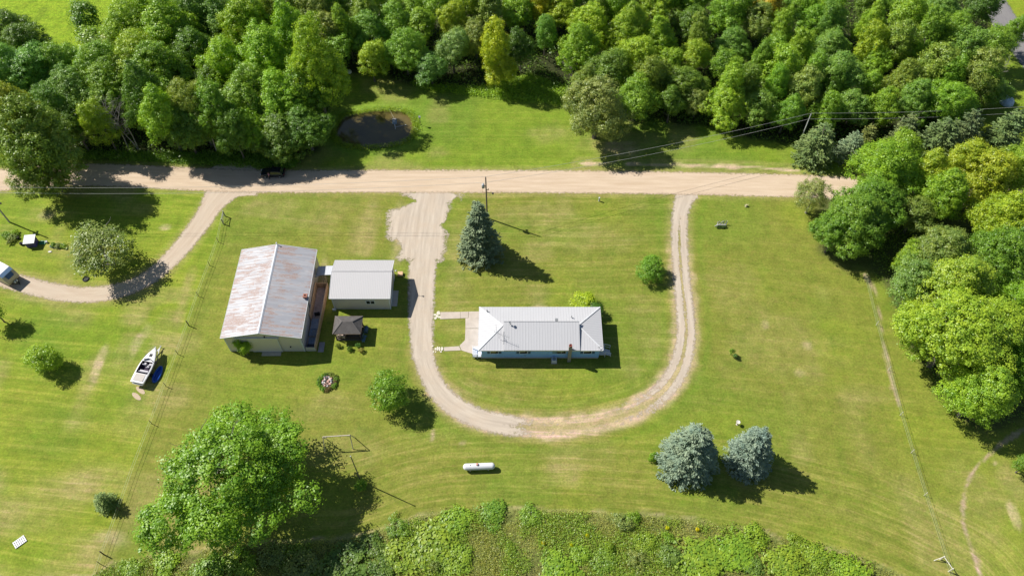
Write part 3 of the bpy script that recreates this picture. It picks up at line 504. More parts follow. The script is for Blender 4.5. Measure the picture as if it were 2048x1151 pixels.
# left wood
LW = [(18, 66, 84, 13, DEEP), (62, 95, 80, 14, DEEP), (75, 148, 104, 15, TEAL), (16, 150, 90, 16, TEAL), (118, 132, 84, 15, MID), (178, 38, 58, 9, DEEP), (190, 75, 60, 7, MID), (228, 92, 50, 8, SAGE), (150, 190, 90, 14, TEAL), (205, 150, 96, 16, MID), (228, 185, 90, 15, MID), (262, 60, 84, 16, LIME), (300, 20, 90, 17, LIME), (345, 70, 110, 18, LIME), (385, 30, 90, 17, TEAL), (432, 40, 90, 16, TEAL), (285, 130, 100, 17, LIME), (330, 145, 100, 17, MID), (382, 110, 90, 15, DEEP), (205, 250, 60, 8, LIME), (330, 232, 90, 12, LIME), (395, 222, 84, 12, OLV), (438, 225, 80, 12, MID), (452, 128, 84, 17, LIME), (512, 60, 96, 18, LIME), (545, 120, 100, 18, LIME), (592, 85, 84, 18, LIME), (628, 136, 90, 19.5, LIME), (505, 190, 100, 15, MID), (560, 200, 90, 15, LIME), (610, 195, 84, 15, MID), (500, 262, 80, 11, LIME), (565, 268, 90, 10, DEEP), (612, 255, 84, 11, DEEP), (110, 230, 90, 9, DEEP), (150, 255, 60, 6, DEEP), (430, 165, 70, 12, DEEP), (575, 25, 90, 17, OLV), (628, 40, 80, 14, SAGE), (655, 70, 70, 12, SAGE), (475, 5, 90, 16, LIME), (530, 0, 90, 17, OLV), (650, 15, 80, 14, TEAL), (290, 200, 80, 13, DEEP), (370, 255, 70, 8, DEEP), (470, 270, 60, 7, DEEP)]
ORD = 'first second third fourth fifth sixth seventh eighth ninth tenth eleventh twelfth thirteenth fourteenth fifteenth sixteenth seventeenth eighteenth nineteenth twentieth'.split()
bands = [(-50, 50, 'along the top edge'), (50, 105, 'in the upper middle'), (105, 160, 'halfway down'), (160, 215, 'in the lower middle'), (215, 400, 'along the road side')]
for b0, b1, bn in bands:
    for i, (x, y, w_, h_, c) in enumerate(sorted([t for t in LW if b0 <= t[1] < b1])):
        h_ = h_ * (.92 if x < 480 else 1.0) + (6.0 if y > 195 and x < 480 else 0) + (4 if x > 600 and 120 < y < 150 else 0); w_ = w_ * 1.22
        tree('l' if w_ >= 88 else ('m' if h_ > 9 else 's'), x, y, w_ * 1.08, h_, tuple(a * .75 + b * .25 for a, b in zip(c, (.20, .33, .04))), f'{CN[c]} tree {bn} of the left wood, {ORD[i]} from its left', group='trees of the left wood')
# back wood, row after row behind the lawn
_rb = random.Random(12)
fx = [620, 680, 740, 800, 870, 960, 1050, 1100, 1180, 1260, 1330, 1400, 1500, 1600, 1680, 1780, 1880, 1960, 2060]; fy = [60, 100, 118, 130, 140, 118, 110, 108, 150, 196, 208, 205, 222, 232, 220, 212, 200, 190, 150]
cols = [MID] * 7 + [LIME] * 6 + [TEAL] * 4 + [DEEP] * 3 + [OLV] * 3 + [SAGE] * 3 + [YEL] * 4
rown = ['front row', 'second row', 'third row', 'fourth row', 'fifth row', 'sixth row']
for r in range(6):
    x = 655 + _rb.uniform(0, 40); k = 0
    while x < 2000:
        y = np.interp(x, fx, fy) - 42 * r + _rb.uniform(-13, 13); w_ = _rb.uniform(60, 92)
        gap = (955 < x < 1030 and y > 55) or (870 < x < 940 and y > 70) or (1020 < x < 1065 and y > 70) or (r == 0 and (750 < x < 890 or 1080 < x < 1240)) or (y < -28) or (x > 1900 and y < 60) or (x > 1950 and y < 120)
        if not gap:
            c = _rb.choice(cols); h_ = _rb.uniform(8.5, 15) if r else _rb.uniform(7.5, 11.5); cc = tuple(a * .62 + b * .38 for a, b in zip(c, (.185, .31, .04)))
            if k < 20: tree('m' if w_ < 84 else 'l', x, y, w_ * _rb.uniform(.75, 1.25), h_, cc, f'{CN[c]} tree, {ORD[k]} from left in the {rown[r]} of the back wood', group='trees of the back wood'); k += 1
            else: tree('m', x, y, w_, h_, cc, f'{CN[c]} tree near the right end of back wood {rown[r]}, {ORD[k - 20]} past the twentieth', group='trees of the back wood'); k += 1
        x += w_ * _rb.uniform(.72, .98)
tree('m', 1992, 95, 96, 11, MID, 'green tree leaning over the paved road at the top right corner', group='trees of the back wood')
tree('m', 2028, 66, 52, 10, MID, 'green tree standing over the paved road near the top right corner', group='trees of the back wood')
tree('m', 1960, 165, 90, 12, MID, 'green tree left of the shaded clearing at the far right', group='trees of the back wood')
tree('m', 1965, 20, 70, 10, DEEP, 'dark tree beside the paved road at the top right', group='trees of the back wood')
tree('m', 1530, 20, 80, 12, GOLD, 'golden yellow tree near the top of the back wood, above the white pole', group='trees of the back wood')
tree('m', 1085, 12, 60, 12, (0.30, 0.34, 0.02), 'bright yellow tree crown at the top edge of the back wood', group='trees of the back wood')
# dead and bare trees
def dead(px, py, h, lean, label, spread=3.2, seed=3):
    P = G(px, py); m = trunk_mesh('bare_trunk', seed, h, .12, 22, spread, .95, plain('dead_wood', (0.33, 0.30, 0.28), .9, .2, 4), sub=2, lean=.05)
    r = empty('dead_tree', P, 0, label, 'tree'); r.rotation_euler = (0, lean, 0); link('trunk', m, r)
dead(278, 301, 13.5, -.22, 'dead grey tree with a tangle of bare twigs in the left wood', 4.2)
dead(1960, 195, 12, .05, 'bare white dead trunk sticking out of the far right trees', 1.2, 5)
dead(1140, 150, 5, -.1, 'small bare grey tree left of the large oak above the road', 2.0, 8)
def pole_trunk(px, py, L, label):
    P = G(px, py); m = MB(); m.tube([P, P + Vector((.2, 0, L * .5)), P + Vector((-.1, .3, L))], [.13, .1, .07], 6); tag(m.build('bare_stem', PALEBARK), label, 'tree trunk', 'pale stems at the road side of the left wood')
pole_trunk(153, 292, 6, 'leftmost pale leaning stem under the left wood, by the road'); pole_trunk(257, 296, 6, 'pale stem below the dead grey tree, left of its neighbour'); pole_trunk(277, 298, 7, 'pale stem below the dead grey tree, right of its neighbour'); pole_trunk(434, 305, 7, 'pale stem under the olive crown of the left wood')

# ---------------------------------------------------------------- ground plants nobody could count
def scatter(name, region, n, size, hgt, label, cat, color, per=9, seed=1, mat=LEAF, spread=.35, z0=0.0):
    rs = np.random.RandomState(seed); P = region(rs, n); k = len(P); h = hgt * rs.uniform(.4, 1.15, (k, 1, 1)); off = rs.randn(k, per, 3) * np.array([spread, spread, 0]); off[:, :, 2] = rs.rand(k, per) ** .7 * h[:, :, 0]
    q = (np.concatenate([P, np.full((k, 1), z0)], 1)[:, None, :] + off).reshape(-1, 3); N = unit(np.array([0, 0, .8]) + rs.randn(len(q), 3) * .5); v = (rs.rand(k, 1) * .6 + rs.rand(k, per) * .4).ravel()
    V, F = quads(q, N, rs.uniform(.6, 1.3, len(q)) * size, rs); o = link(name, np_mesh(name, V, F, mat, {'v': ('FACE', v)})); o.color = (*color, 1); return tag(o, label, cat, kind='stuff')
def in_poly(pl, dens_sc=None, thr=.5, sd=0, grow=0.0):
    lo = pl.min(0); hi = pl.max(0)
    def f(rs, n):
        q = lo + rs.rand(n, 2) * (hi - lo); m = poly_sdf(q[:, 0], q[:, 1], pl) > grow
        if dens_sc: m &= vnoise(q[:, 0], q[:, 1], dens_sc, sd) * .65 + vnoise(q[:, 0], q[:, 1], dens_sc * .35, sd + 1) * .35 > thr
        return q[m]
    return f
MP = np.vstack([MEADOW[1:-1], P2([(1900, 1240), (1000, 1260), (120, 1240)])])
scatter('meadow_weeds', in_poly(MP, 3.2, .52, 51, .3), 26000, .17, .45, 'rough weeds of the unmown meadow along the bottom edge', 'weeds', (0.22, 0.26, 0.07), 8, 2)
scatter('meadow_grass', in_poly(MP, 2.0, .42, 61, .2), 22000, .13, .3, 'olive tall grass of the unmown meadow along the bottom edge', 'grass', (0.32, 0.33, 0.11), 7, 3)
WP = np.vstack([WOODEDGE_L, P2([(1680, 330), (1950, 250), (1990, 60), (1950, -60), (420, -60), (350, 10), (320, 60), (180, 110), (60, 80), (-60, 40)])])
scatter('meadow_brambles', in_poly(MP, 4.5, .53, 101, .5), 30000, .2, .7, 'bright green brambles scattered through the bottom meadow', 'brambles', (0.185, 0.29, 0.045), 8, 12)
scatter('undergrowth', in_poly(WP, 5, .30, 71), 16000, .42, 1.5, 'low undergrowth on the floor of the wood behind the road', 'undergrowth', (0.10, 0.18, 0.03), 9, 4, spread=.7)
scatter('edge_weeds', in_poly(P2([(820, 165), (880, 172), (960, 176), (1060, 150), (1130, 175), (1140, 215), (1060, 205), (980, 195), (900, 186), (840, 180)])), 5200, .24, .8, 'bright tall weeds along the lawn edge of the back wood', 'weeds', LIME, 9, 5)
scatter('roadside_weeds', in_poly(P2([(150, 305), (560, 310), (600, 325), (590, 336), (520, 336), (330, 324), (150, 316)])), 3600, .26, .9, 'weeds on the shaded verge between left wood and road', 'weeds', MID, 9, 6)
def ring(rs, n):
    q = POND[rs.randint(0, len(POND), n)] + rs.randn(n, 2) * .45; c = POND.mean(0); q = c + (q - c) * rs.uniform(.99, 1.06, (n, 1)); return q[poly_sdf(q[:, 0], q[:, 1], POND) < .15]
scatter('pond_reeds', ring, 2000, .18, .4, 'bright reeds around the rim of the pond', 'reeds', (0.22, 0.32, 0.03), 8, 7, spread=.25)
GP = P2([(1700, 480), (1740, 540), (1790, 600), (1840, 700), (1880, 800), (1940, 845), (2080, 840), (2080, 330), (1700, 410)])
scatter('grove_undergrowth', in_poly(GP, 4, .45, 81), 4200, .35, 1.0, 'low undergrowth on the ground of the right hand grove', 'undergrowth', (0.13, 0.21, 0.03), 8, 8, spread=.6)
# meadow bushes and weed patches one can tell apart
MBU = [(905, 1040, 70, 1.1, LIME), (860, 1090, 110, 1.2, LIME), (800, 1110, 90, 1.1, LIME), (915, 1120, 70, 1.0, LIME), (985, 1030, 60, 1.0, MID), (1020, 1095, 26, .8, LIME), (1060, 1030, 50, 1.0, MID), (1125, 1148, 90, 1.1, LIME), (1205, 1125, 60, 1.0, MID), (1248, 1042, 50, 2.0, SAGE), (1268, 1036, 36, 1.4, LIME), (1335, 1072, 26, 1.2, LIME), (1290, 1085, 50, 1.0, LIME), (1160, 1108, 46, 1.0, LIME), (1220, 1095, 22, 1.4, LIME), (1400, 1130, 110, 1.1, LIME), (1460, 1105, 90, 1.1, LIME), (1510, 1075, 60, 1.2, LIME), (1580, 1125, 90, 1.2, LIME), (1630, 1105, 60, 1.1, LIME), (1700, 1140, 80, 1.2, LIME), (1590, 1080, 36, 1.0, LIME), (1340, 1110, 50, 1.2, TEAL), (1280, 1120, 46, 1.6, SAGE), (868, 1132, 26, 1.6, SAGE), (760, 1140, 60, 1.6, DEEP), (690, 1125, 110, 1.6, DEEP), (790, 1055, 50, 1.5, MID), (740, 1090, 70, 1.6, DEEP), (600, 1130, 80, 1.4, SAGE), (540, 1110, 60, 1.3, SAGE), (480, 1125, 70, 1.2, LIME), (330, 1130, 60, 1.1, LIME), (420, 1140, 70, 1.3, MID), (260, 1135, 46, 1.0, LIME), (1510, 1135, 40, 1.0, TEAL)]
MW = {LIME: 'bright green', MID: 'mid green', DEEP: 'shaded dark green', TEAL: 'bluish green', SAGE: 'greyish green'}  # colour words for the bush labels
cnt = {}
for x, y, w_, h_, c in sorted(MBU):
    k = MW[c]; cnt[k] = cnt.get(k, 0) + 1; sz = 'wide' if w_ > 60 else 'small'
    tree('b' if h_ > 1.45 else 'w', x, y, w_ * 1.05, h_ * .6, tuple(a * .6 + b * .4 for a, b in zip(c, (.15, .22, .05))), f'{sz} {k} bush in the bottom meadow, {ORD[cnt[k] - 1] if cnt[k] <= 20 else "last"} {k} one from left', 'bush', 'bush', 'bushes of the bottom meadow', pt='stems')
for i, (x, y) in enumerate([(1087, 1086), (1143, 1090), (1175, 1070), (1335, 1055), (1395, 1058)]):
    tree('w', x, y, 9, .6, (0.50, 0.50, 0.02), f'tuft of yellow flowers in the bottom meadow, {ORD[i]} one from the left', 'flower_tuft', 'flowers', pt='stems')

# ---------------------------------------------------------------- long house
def house():
    cx, cy = 4.7, 70.87; W, D = 20.5, 8.5; ez = 3.45; x0, x1, y0, y1 = -W / 2, W / 2, -D / 2, D / 2
    r = empty('ranch_house', (cx, cy, 0), 0, 'long pale blue house with white ribbed metal hip roof', 'house')
    blue = NT('blue_siding'); co = blue.coord(); sx = blue.n('ShaderNodeSeparateXYZ'); blue.l(co, sx.inputs[0]); k = blue.math('FRACT', blue.math('DIVIDE', sx.outputs[2], .13)); lap = blue.ramp(k, 0, .2, 0, 1)
    blue.base(blue.mix(lap, (0.18, 0.28, 0.42), blue.mix(blue.ramp(blue.noise(co, 1.5, 5), .4, .7), (0.26, 0.50, 0.90), (0.23, 0.46, 0.84))), .6); blue.bump(lap, .4, .02)
    wi = .5; a0, a1, b0, b1 = x0 + wi, x1 - wi, y0 + .45, y1 - .45
    m = MB(); m.b2(a0, a1, b0, b1, .45, ez - .04); m.build('wall', blue.m, r)
    m = MB(); m.b2(a0 + .04, a1 - .04, b0 + .04, b1 - .04, -.1, .45); m.build('foundation', CONC, r)
    rz = ez + .92; hx = 4.0; h0 = (x0 + hx, 0, rz); h1 = (x1 - hx, 0, rz)
    c = [(x0, y0, ez), (x1, y0, ez), (x1, y1, ez), (x0, y1, ez)]; wr = (0.50, 0.50, 0.515)
    RX = ribbed('white_roof_ribs', wr, 'x', .46, dirt=.14, dark=.86); RY = ribbed('white_roof_end_ribs', wr, 'y', .46, dirt=.10, dark=.80)
    m = MB(); m.slab([c[0], c[1], h1, h0], .09); m.slab([c[2], c[3], h0, h1], .09); roof = m.build('roof', RX, r)
    for q in ([c[1], c[2], h1], [c[3], c[0], h0]): m = MB(); m.slab(q, .09); m.build('hip_end', RY, roof)
    m = MB()
    for a, b in ((c[0], h0), (c[1], h1), (c[2], h1), (c[3], h0)): m.beam(Vector(a) + Vector((0, 0, .05)), Vector(b) + Vector((0, 0, .05)), .22, .07)
    m.build('ridge_cap', WHITE, roof)
    m = MB(); m.b2(x0 - .03, x1 + .03, y0 - .04, y0 - .005, ez - .2, ez + .01); m.b2(x0 - .03, x1 + .03, y1 + .005, y1 + .04, ez - .2, ez + .01); m.b2(x0 - .04, x0 - .005, y0, y1, ez - .2, ez + .01); m.b2(x1 + .005, x1 + .04, y0, y1, ez - .2, ez + .01); m.build('eave_trim', TRIM, roof)
    m = MB(); m.b2(x0 + .1, x1 - .1, y0 + .1, y1 - .1, ez - .12, ez - .1); m.build('soffit', WHITE, roof)
    # raised centre section: higher ridge, its sheet runs down over the south slope
    d0 = G(1009, 650, 5.2).x - cx; d1 = G(1158, 650, 5.2).x - cx; tz = rz + .60; ty = .35; bz = ez + .55; by = y0 + 1.05
    top = [(d0, by, ez + .48), (d1, by, ez + .48), (d1, ty, tz), (d0, ty, tz)]
    m = MB(); m.slab([(d0 - .1, y0 - .06, ez + .13), (d1 + .1, y0 - .06, ez + .13), (d1 + .1, ty, tz), (d0 - .1, ty, tz)], .1)
    raised = m.build('raised_roof', ribbed('white_roof_centre_ribs', (0.49, 0.49, 0.505), 'x', .46, dirt=.14, dark=.82), r)
    for x in (d0, d1 - .08):
        m = MB(); vs = [(x, y0 + .5, ez + .05), (x, ty - .1, rz - .2), (x, ty - .1, tz - .1), (x, y0 + .5, ez + .2)]; m.add(vs + [(a + .08, b, z) for a, b, z in vs], [(0, 1, 2, 3), (7, 6, 5, 4), (0, 4, 5, 1), (1, 5, 6, 2), (2, 6, 7, 3), (3, 7, 4, 0)]); m.build('side_wall', WHITE, raised)
    m = MB(); m.b2(d0, d1, ty - .12, ty - .06, rz - .3, tz - .1); m.build('clerestory_wall', WHITE, raised)
    m = MB(); m.b2(d0 - .12, d1 + .12, ty - .04, ty + .08, tz - .1, tz + .02); m.build('ridge_flashing', GREYM, raised)
    m = MB(); m.beam((d0 - .12, y0 + .9, ez + .38), (d0 - .12, ty - 1.6, tz - .48), .06, .1); m.build('gap_shadow_strip', GREYM, raised)  # grey strip standing in for the gap shadow along the left edge
    # windows of the south wall
    yb = b0
    def win(pxc, wpx, shut=True, split=0, name='window'):
        xw = G(pxc, 707, 2.3).x - cx; wd = wpx / PXM(pxc, 707, 2.3)
        m = MB(); zc = 2.35; hh = 1.15
        fr = MB(); t = .08
        fr.b2(xw - wd / 2 - t, xw + wd / 2 + t, yb - .06, yb + .02, zc + hh / 2, zc + hh / 2 + t); fr.b2(xw - wd / 2 - t, xw + wd / 2 + t, yb - .08, yb + .02, zc - hh / 2 - t, zc - hh / 2)
        fr.b2(xw - wd / 2 - t, xw - wd / 2, yb - .06, yb + .02, zc - hh / 2, zc + hh / 2); fr.b2(xw + wd / 2, xw + wd / 2 + t, yb - .06, yb + .02, zc - hh / 2, zc + hh / 2)
        if split: fr.b2(xw - .03, xw + .03, yb - .05, yb + .01, zc - hh / 2, zc + hh / 2)
        f = fr.build('window', TRIM, r)
        m.b2(xw - wd / 2, xw + wd / 2, yb - .03, yb - .01, zc - hh / 2, zc + hh / 2); m.build('pane', DARKGLASS, f)
        cu = MB(); cu.b2(xw - wd / 2 + .02, xw + wd * .25, yb - .04, yb - .031, zc - .1, zc + hh / 2 - .03); cu.build('blind', plain('blind', (0.45, 0.42, 0.25), .8), f)
        if shut:
            for sgn in (-1, 1):
                sh = MB(); xs = xw + sgn * (wd / 2 + t + .28); sh.box(xs, yb - .035, zc, .42, .05, hh + .1)
                for q in range(8): sh.box(xs, yb - .066, zc - .5 + q * .143, .34, .012, .05)
                sh.build('shutter', plain('slate_shutter', (0.07, 0.12, 0.19), .6), r)
    win(988.5, 14.5); win(1047, 14.5); win(1123, 17, False, 1); win(1175.5, 15)
    m = MB(); xw = G(1110, 707, 2.3).x - cx; m.box(xw, yb - .04, 2.35, .8, .04, 1.15); m.build('shutter', plain('grey_shutter', (0.16, 0.26, 0.33), .6), r)
    m = MB(); m.b2(-2.6, -2.45, yb - .1, yb, 1.0, 1.2); m.build('wall_tap', GREYM, r)
    # chimney against the south wall
    xc = G(1138.5, 715, 1).x - cx; m = MB(); m.box(xc, yb - .42, 2.35, .55, .5, 4.9); ch = m.build('chimney', plain('chimney_block', (0.26, 0.24, 0.22), .9, .2, 4, bump=.4), r)
    m = MB(); m.lathe([(.27, 4.8), (.27, 5.05), (.2, 5.06), (.2, 4.9)], (xc, yb - .42, 0), 14); m.build('flue_cap', plain('brick_cap', (0.25, 0.08, 0.06), .8), ch)
    # roof fittings
    def vent(px, py, z, rr=.07, h=.3, dark=False):
        p = G(px, py, z) - Vector((cx, cy, 0)); m = MB(); m.lathe([(rr * 1.8, -.1), (rr * 1.6, .04), (rr, .06), (rr, h), (rr * .9, h + .02)], p, 10); m.build('vent_pipe', GREYM if not dark else DARK, r)
    vent(974, 621, 3.9); vent(1143, 633, 4.3); vent(1020, 647, 5.2, .08, .3)
    p = G(1113, 640, 4.6) - Vector((cx, cy, 0)); m = MB(); m.box(p.x, p.y, 4.62, .38, .38, .3); m.box(p.x, p.y, 4.79, .5, .5, .05); m.build('roof_vent', GREYM, r)
    p = G(1020, 646, 5.35) - Vector((cx, cy, 0)); m = MB(); m.lathe([(.02, 0), (.16, .03), (.26, .12), (.25, .13), (.14, .05), (.01, .03)], p + Vector((.1, 0, .12)), 14); m.tube([p + Vector((.1, 0, -.1)), p + Vector((.1, 0, .14))], .03, 6); m.build('satellite_dish', GREYM, r)
    # television aerial lying across the left hip
    A = lambda px, py, z: G(px, py, z) - Vector((cx, cy, 0)); m = MB(); ctr = A(998, 667, 5.6)
    m.tube([Vector((ctr.x, ctr.y, 4.1)), ctr + Vector((0, 0, .1))], .03, 6); m.tube([A(992, 648, 5.7), A(993, 661, 5.6), ctr], .025, 6); m.tube([ctr + Vector((-.8, .5, 0)), ctr, A(1019, 675, 5.5)], .025, 6)
    for t in (-.7, -.45, -.2, .3, .6, .9, 1.2, 1.5): q = ctr.lerp(A(1019, 675, 5.5), t / 1.6) if t > 0 else ctr + Vector((t, -t * .6, 0)); m.tube([q + Vector((.12, .38, 0)), q - Vector((.12, .38, 0))], .012, 4)
    m.build('aerial', GREYM, r)
    p = A(1199, 694, 3.9); m = MB(); m.tube([p + Vector((0, 0, -.5)), p + Vector((0, 0, .15))], .03, 6); m.tube([p + Vector((-.35, -.1, .1)), p + Vector((.35, .12, .15))], .04, 6); m.build('floodlight', GREYM, r)
    # right-hand porch steps
    q0 = G(1200, 700, .6) - Vector((cx, cy, 0)); bxx = a1; st = MB(); yc = -2.7
    st.b2(bxx, bxx + 1.15, yc - .75, yc + .85, .55, .65)
    deck = st.build('porch_deck', WHITE, r)
    for i in range(3): m = MB(); m.b2(bxx + 1.15 + .3 * i, bxx + 1.45 + .3 * i, yc - .6, yc + .5, .43 - .16 * i, .49 - .16 * i); m.build('step', WHITE, deck)
    for yy in (yc - .75, yc + .8):
        m = MB()
        for xx, zt, zb in ((bxx + .08, 1.6, .6), (bxx + 1.1, 1.6, 0), (bxx + 2.05, 1.05, 0)): m.box(xx, yy if xx < bxx + 2 else yy * .98, (zt + zb) / 2, .09, .09, zt - zb)
        m.beam((bxx + .05, yy, 1.55), (bxx + 1.12, yy, 1.55), .1, .05); m.beam((bxx + 1.1, yy, 1.55), (bxx + 2.1, yy * .98, 1.02), .1, .05); m.beam((bxx + 1.1, yy, .85), (bxx + 2.1, yy * .98, .32), .05, .08)
        for q in range(5): m.box(bxx + .25 + .18 * q, yy, 1.08, .04, .04, .9)
        m.build('railing', WHITE, deck)
    # left-hand porch
    bx = a0; yc = -3.0; m = MB(); m.b2(bx - 1.55, bx, yc - .8, yc + .9, .38, .5); deck = m.build('side_porch', WHITE, r)
    for i in range(2): m = MB(); m.b2(bx - 1.5 + .1 * i, bx - .2, yc + .92 + .28 * i, yc + 1.2 + .28 * i, .26 - .13 * i, .33 - .13 * i); m.build('step', WHITE, deck)
    m = MB()
    for xx, yy in ((bx - 1.5, yc - .75), (bx - .75, yc - .75), (bx - 1.5, yc + .85), (bx - .05, yc - .75)): m.box(xx, yy, .7, .09, .09, 1.4)
    m.beam((bx - 1.5, yc - .75, 1.38), (bx, yc - .75, 1.38), .1, .05); m.beam((bx - 1.5, yc - .75, 1.38), (bx - 1.5, yc + .85, 1.38), .1, .05); m.beam((bx - 1.5, yc - .75, .62), (bx, yc - .75, .62), .05, .07)
    for q in range(9): m.box(bx - 1.5, yc - .6 + .17 * q, .95, .04, .04, .85)
    for q in range(8): m.box(bx - 1.35 + .17 * q, yc - .75, .95, .04, .04, .85)
    m.build('railing', WHITE, deck)
house()
def walkway():
    m = MB(); L = lambda pts: [(G(*p).x, G(*p).y) for p in pts]
    for k, pg in enumerate([[(881, 624), (920.5, 623.5), (920.5, 636.5), (880, 638)], [(921, 623.5), (937, 623), (936, 635.6), (921, 636.4)], [(937.8, 622.8), (962, 622.4), (962, 656), (930.8, 656.5), (931, 636.2), (936.6, 636)], [(930.8, 657.2), (962, 656.8), (966, 716), (944, 707), (923.5, 700.6), (919, 691), (930, 680)], [(918, 692), (922, 700.2), (887.7, 701.6), (887.7, 694)]]):
        m.prism(L(pg), -.05, .06 + .003 * (k % 2))
    tag(m.build('walkway', plain('walk_concrete', (0.50, 0.43, 0.36), .9, .1, .9, dirt=(0.36, 0.31, 0.26), dirt_amt=.5, bump=.2)), kind='structure')
    st = plain('pale_stone', (0.62, 0.58, 0.48), .9, .15, 6, bump=.3); rr = random.Random(4); i = 0
    spots = [(877, 627, 8, 6), (874, 632, 6, 5), (878, 634, 8, 4), (871, 636, 6, 5), (870, 629, 5, 4), (877, 623.8, 6, 4), (884, 697, 5, 8), (879, 697.5, 4, 9), (875, 697, 4, 8), (871, 697.5, 4, 5), (867, 703, 3, 3), (871, 703.5, 3, 3), (882, 703, 4, 3), (865, 692, 4, 3)]
    for (x, y, a, b) in spots:
        p = G(x, y); s = PXM(x, y); m = MB(); n = 8; m.prism([(p.x + a / 2 / s * math.cos(t * 6.283 / n) * rr.uniform(.85, 1.15), p.y + b / 1.6 / s * math.sin(t * 6.283 / n) * rr.uniform(.85, 1.15)) for t in range(n)], -.04, .05 + rr.uniform(0, .04))
        up = y < 660; tag(m.build('stepping_stone', st, bevel=.015), 'pale stepping stone at the driveway end of the %s walk' % ('upper' if up else 'lower'), 'stone', 'stepping stones of the %s walk' % ('upper' if up else 'lower'))
walkway()
# air conditioner
def aircon():
    p = G(1108, 722); r = empty('air_conditioner', (p.x, p.y, 0), 0, 'square white outdoor air conditioner behind the shaded long wall of the house', 'air conditioner')
    m = MB(); m.box(0, 0, .45, .82, .82, .75); m.build('casing', WHITE, r, bevel=.03)
    m = MB(); m.lathe([(.3, .826), (.3, .835), (.05, .86)], n=18); m.build('fan_opening', plain('dark_grille', (0.04, 0.08, 0.14), .5), r)
    m = MB()
    for k in range(4): m.lathe([(.08 + .07 * k, .865 - .006 * k), (.095 + .07 * k, .868 - .006 * k)], n=16)
    m.build('grille', GREYM, r); m = MB(); m.box(0, 0, .03, 1.0, 1.0, .1); m.build('pad', CONC, r)
aircon()

# ---------------------------------------------------------------- big barn
def barn():
    cx, cy = -41.1, 77.3; W, D = 13.25, 18.25; ez, rz = 4.75, 6.28; x0, x1, y0, y1 = -W / 2, W / 2, -D / 2, D / 2; o = .32
    r = empty('pole_barn', (cx, cy, 0), 0, 'big beige pole barn with a rust streaked metal gable roof', 'barn')
    steel = ribbed('beige_wall_ribs', (0.64, 0.58, 0.53), 'x', .3, dirt=.1, dark=.9); steelY = ribbed('beige_side_ribs', (0.64, 0.58, 0.53), 'y', .3, dirt=.1, dark=.9)
    a0, a1, b0, b1 = x0 + o, x1 - o, y0 + o, y1 - o
    for y in (b0, b1):
        m = MB(); vs = [(a0, y, 0), (a1, y, 0), (a1, y, ez), (0, y, rz - .18), (a0, y, ez)]; s = .12 if y < 0 else -.12
        m.add(vs + [(a, b + s, z) for a, b, z in vs], [(0, 1, 2, 3, 4), (9, 8, 7, 6, 5)] + [(i, (i + 1) % 5, 5 + (i + 1) % 5, 5 + i) for i in range(5)]); m.build('end_wall', steel, r)
    for q in ((a0 + .002, a0 + .12), (a1 - .12, a1 - .002)): m = MB(); m.b2(*q, b0 + .12, b1 - .12, 0, ez - .05); m.build('side_wall', steelY, r)
    RU = ribbed('rusty_roof', (0.41, 0.41, 0.43), 'y', .62, rust=True, dirt=.25, dark=.92)
    m = MB(); m.slab([(x0, y0, ez - .02), (0, y0, rz), (0, y1, rz), (x0, y1, ez - .02)], .06); m.slab([(0, y0, rz), (x1, y0, ez - .02), (x1, y1, ez - .02), (0, y1, rz)], .06); roof = m.build('roof', RU, r)
    m = MB(); m.slab([(-.24, y0 - .02, rz - .03), (0, y0 - .02, rz + .06), (0, y1 + .02, rz + .06), (-.24, y1 + .02, rz - .03)], .03); m.slab([(0, y0 - .02, rz + .06), (.24, y0 - .02, rz - .03), (.24, y1 + .02, rz - .03), (0, y1 + .02, rz + .06)], .03); m.build('ridge_cap', plain('ridge_metal', (0.42, 0.44, 0.48), .4, .1, 2, metal=.2), roof)
    m = MB()
    for y in (y0 - .03, y1 + .03):
        for sg in (-1, 1): m.beam((sg * (W / 2 + .02), y, ez - .09), (0, y, rz - .07), .06, .2)
    m.b2(x0 - .06, x0 - .01, y0, y1, ez - .18, ez - .0); m.b2(x1 + .01, x1 + .06, y0, y1, ez - .18, ez - .0); m.build('barge_board', TRIM, roof)
    m = MB()
    for xx in (a0 + .1, a1 - .1): m.box(xx, b0 - .02, ez / 2, .24, .05, ez - .05)
    m.build('corner_trim', TRIM, r)
    # sliding door
    dx0 = G(501, 690, 2).x - cx; dx1 = G(561, 690, 2).x - cx
    m = MB(); m.b2(dx0, dx1, b0 - .14, b0 - .07, .08, 4.3); dr = m.build('sliding_door', ribbed('door_ribs', (0.68, 0.61, 0.54), 'x', .3, dirt=.08, dark=.9), r)
    m = MB(); m.b2(dx1 - .12, dx1 + .02, b0 - .16, b0 - .145, .08, 4.3); m.b2(dx0, dx1, b0 - .16, b0 - .145, .08, .22); m.build('door_edge', TRIM, dr)
    tx0 = G(468, 676, 4.4).x - cx; m = MB(); m.b2(tx0, dx1 + .3, b0 - .22, b0 - .01, 4.34, 4.5); m.build('door_track', TRIM, r)
    for sx_, sz in ((dx0 + 3.0, 4.75), (dx1 + 1.6, 1.6)): m = MB(); m.box(sx_, b0 - .1, sz, .18, .2, .18); m.build('wall_lamp', DARK, r)
    m = MB(); m.tube([(0, y1 - .1, rz), (0, y1 - .1, rz + .55)], .05, 8); m.lathe([(.1, .5), (.13, .6), (.02, .68)], (0, y1 - .1, rz), 10); m.build('finial', TRIM, r)
    # ramp slab in front of the door
    m = MB(); m.b2(dx0 + 1.5, dx1 - .3, b0 - .9, b0 - .2, -.05, .07); m.build('door_sill', CONC, r)
barn()
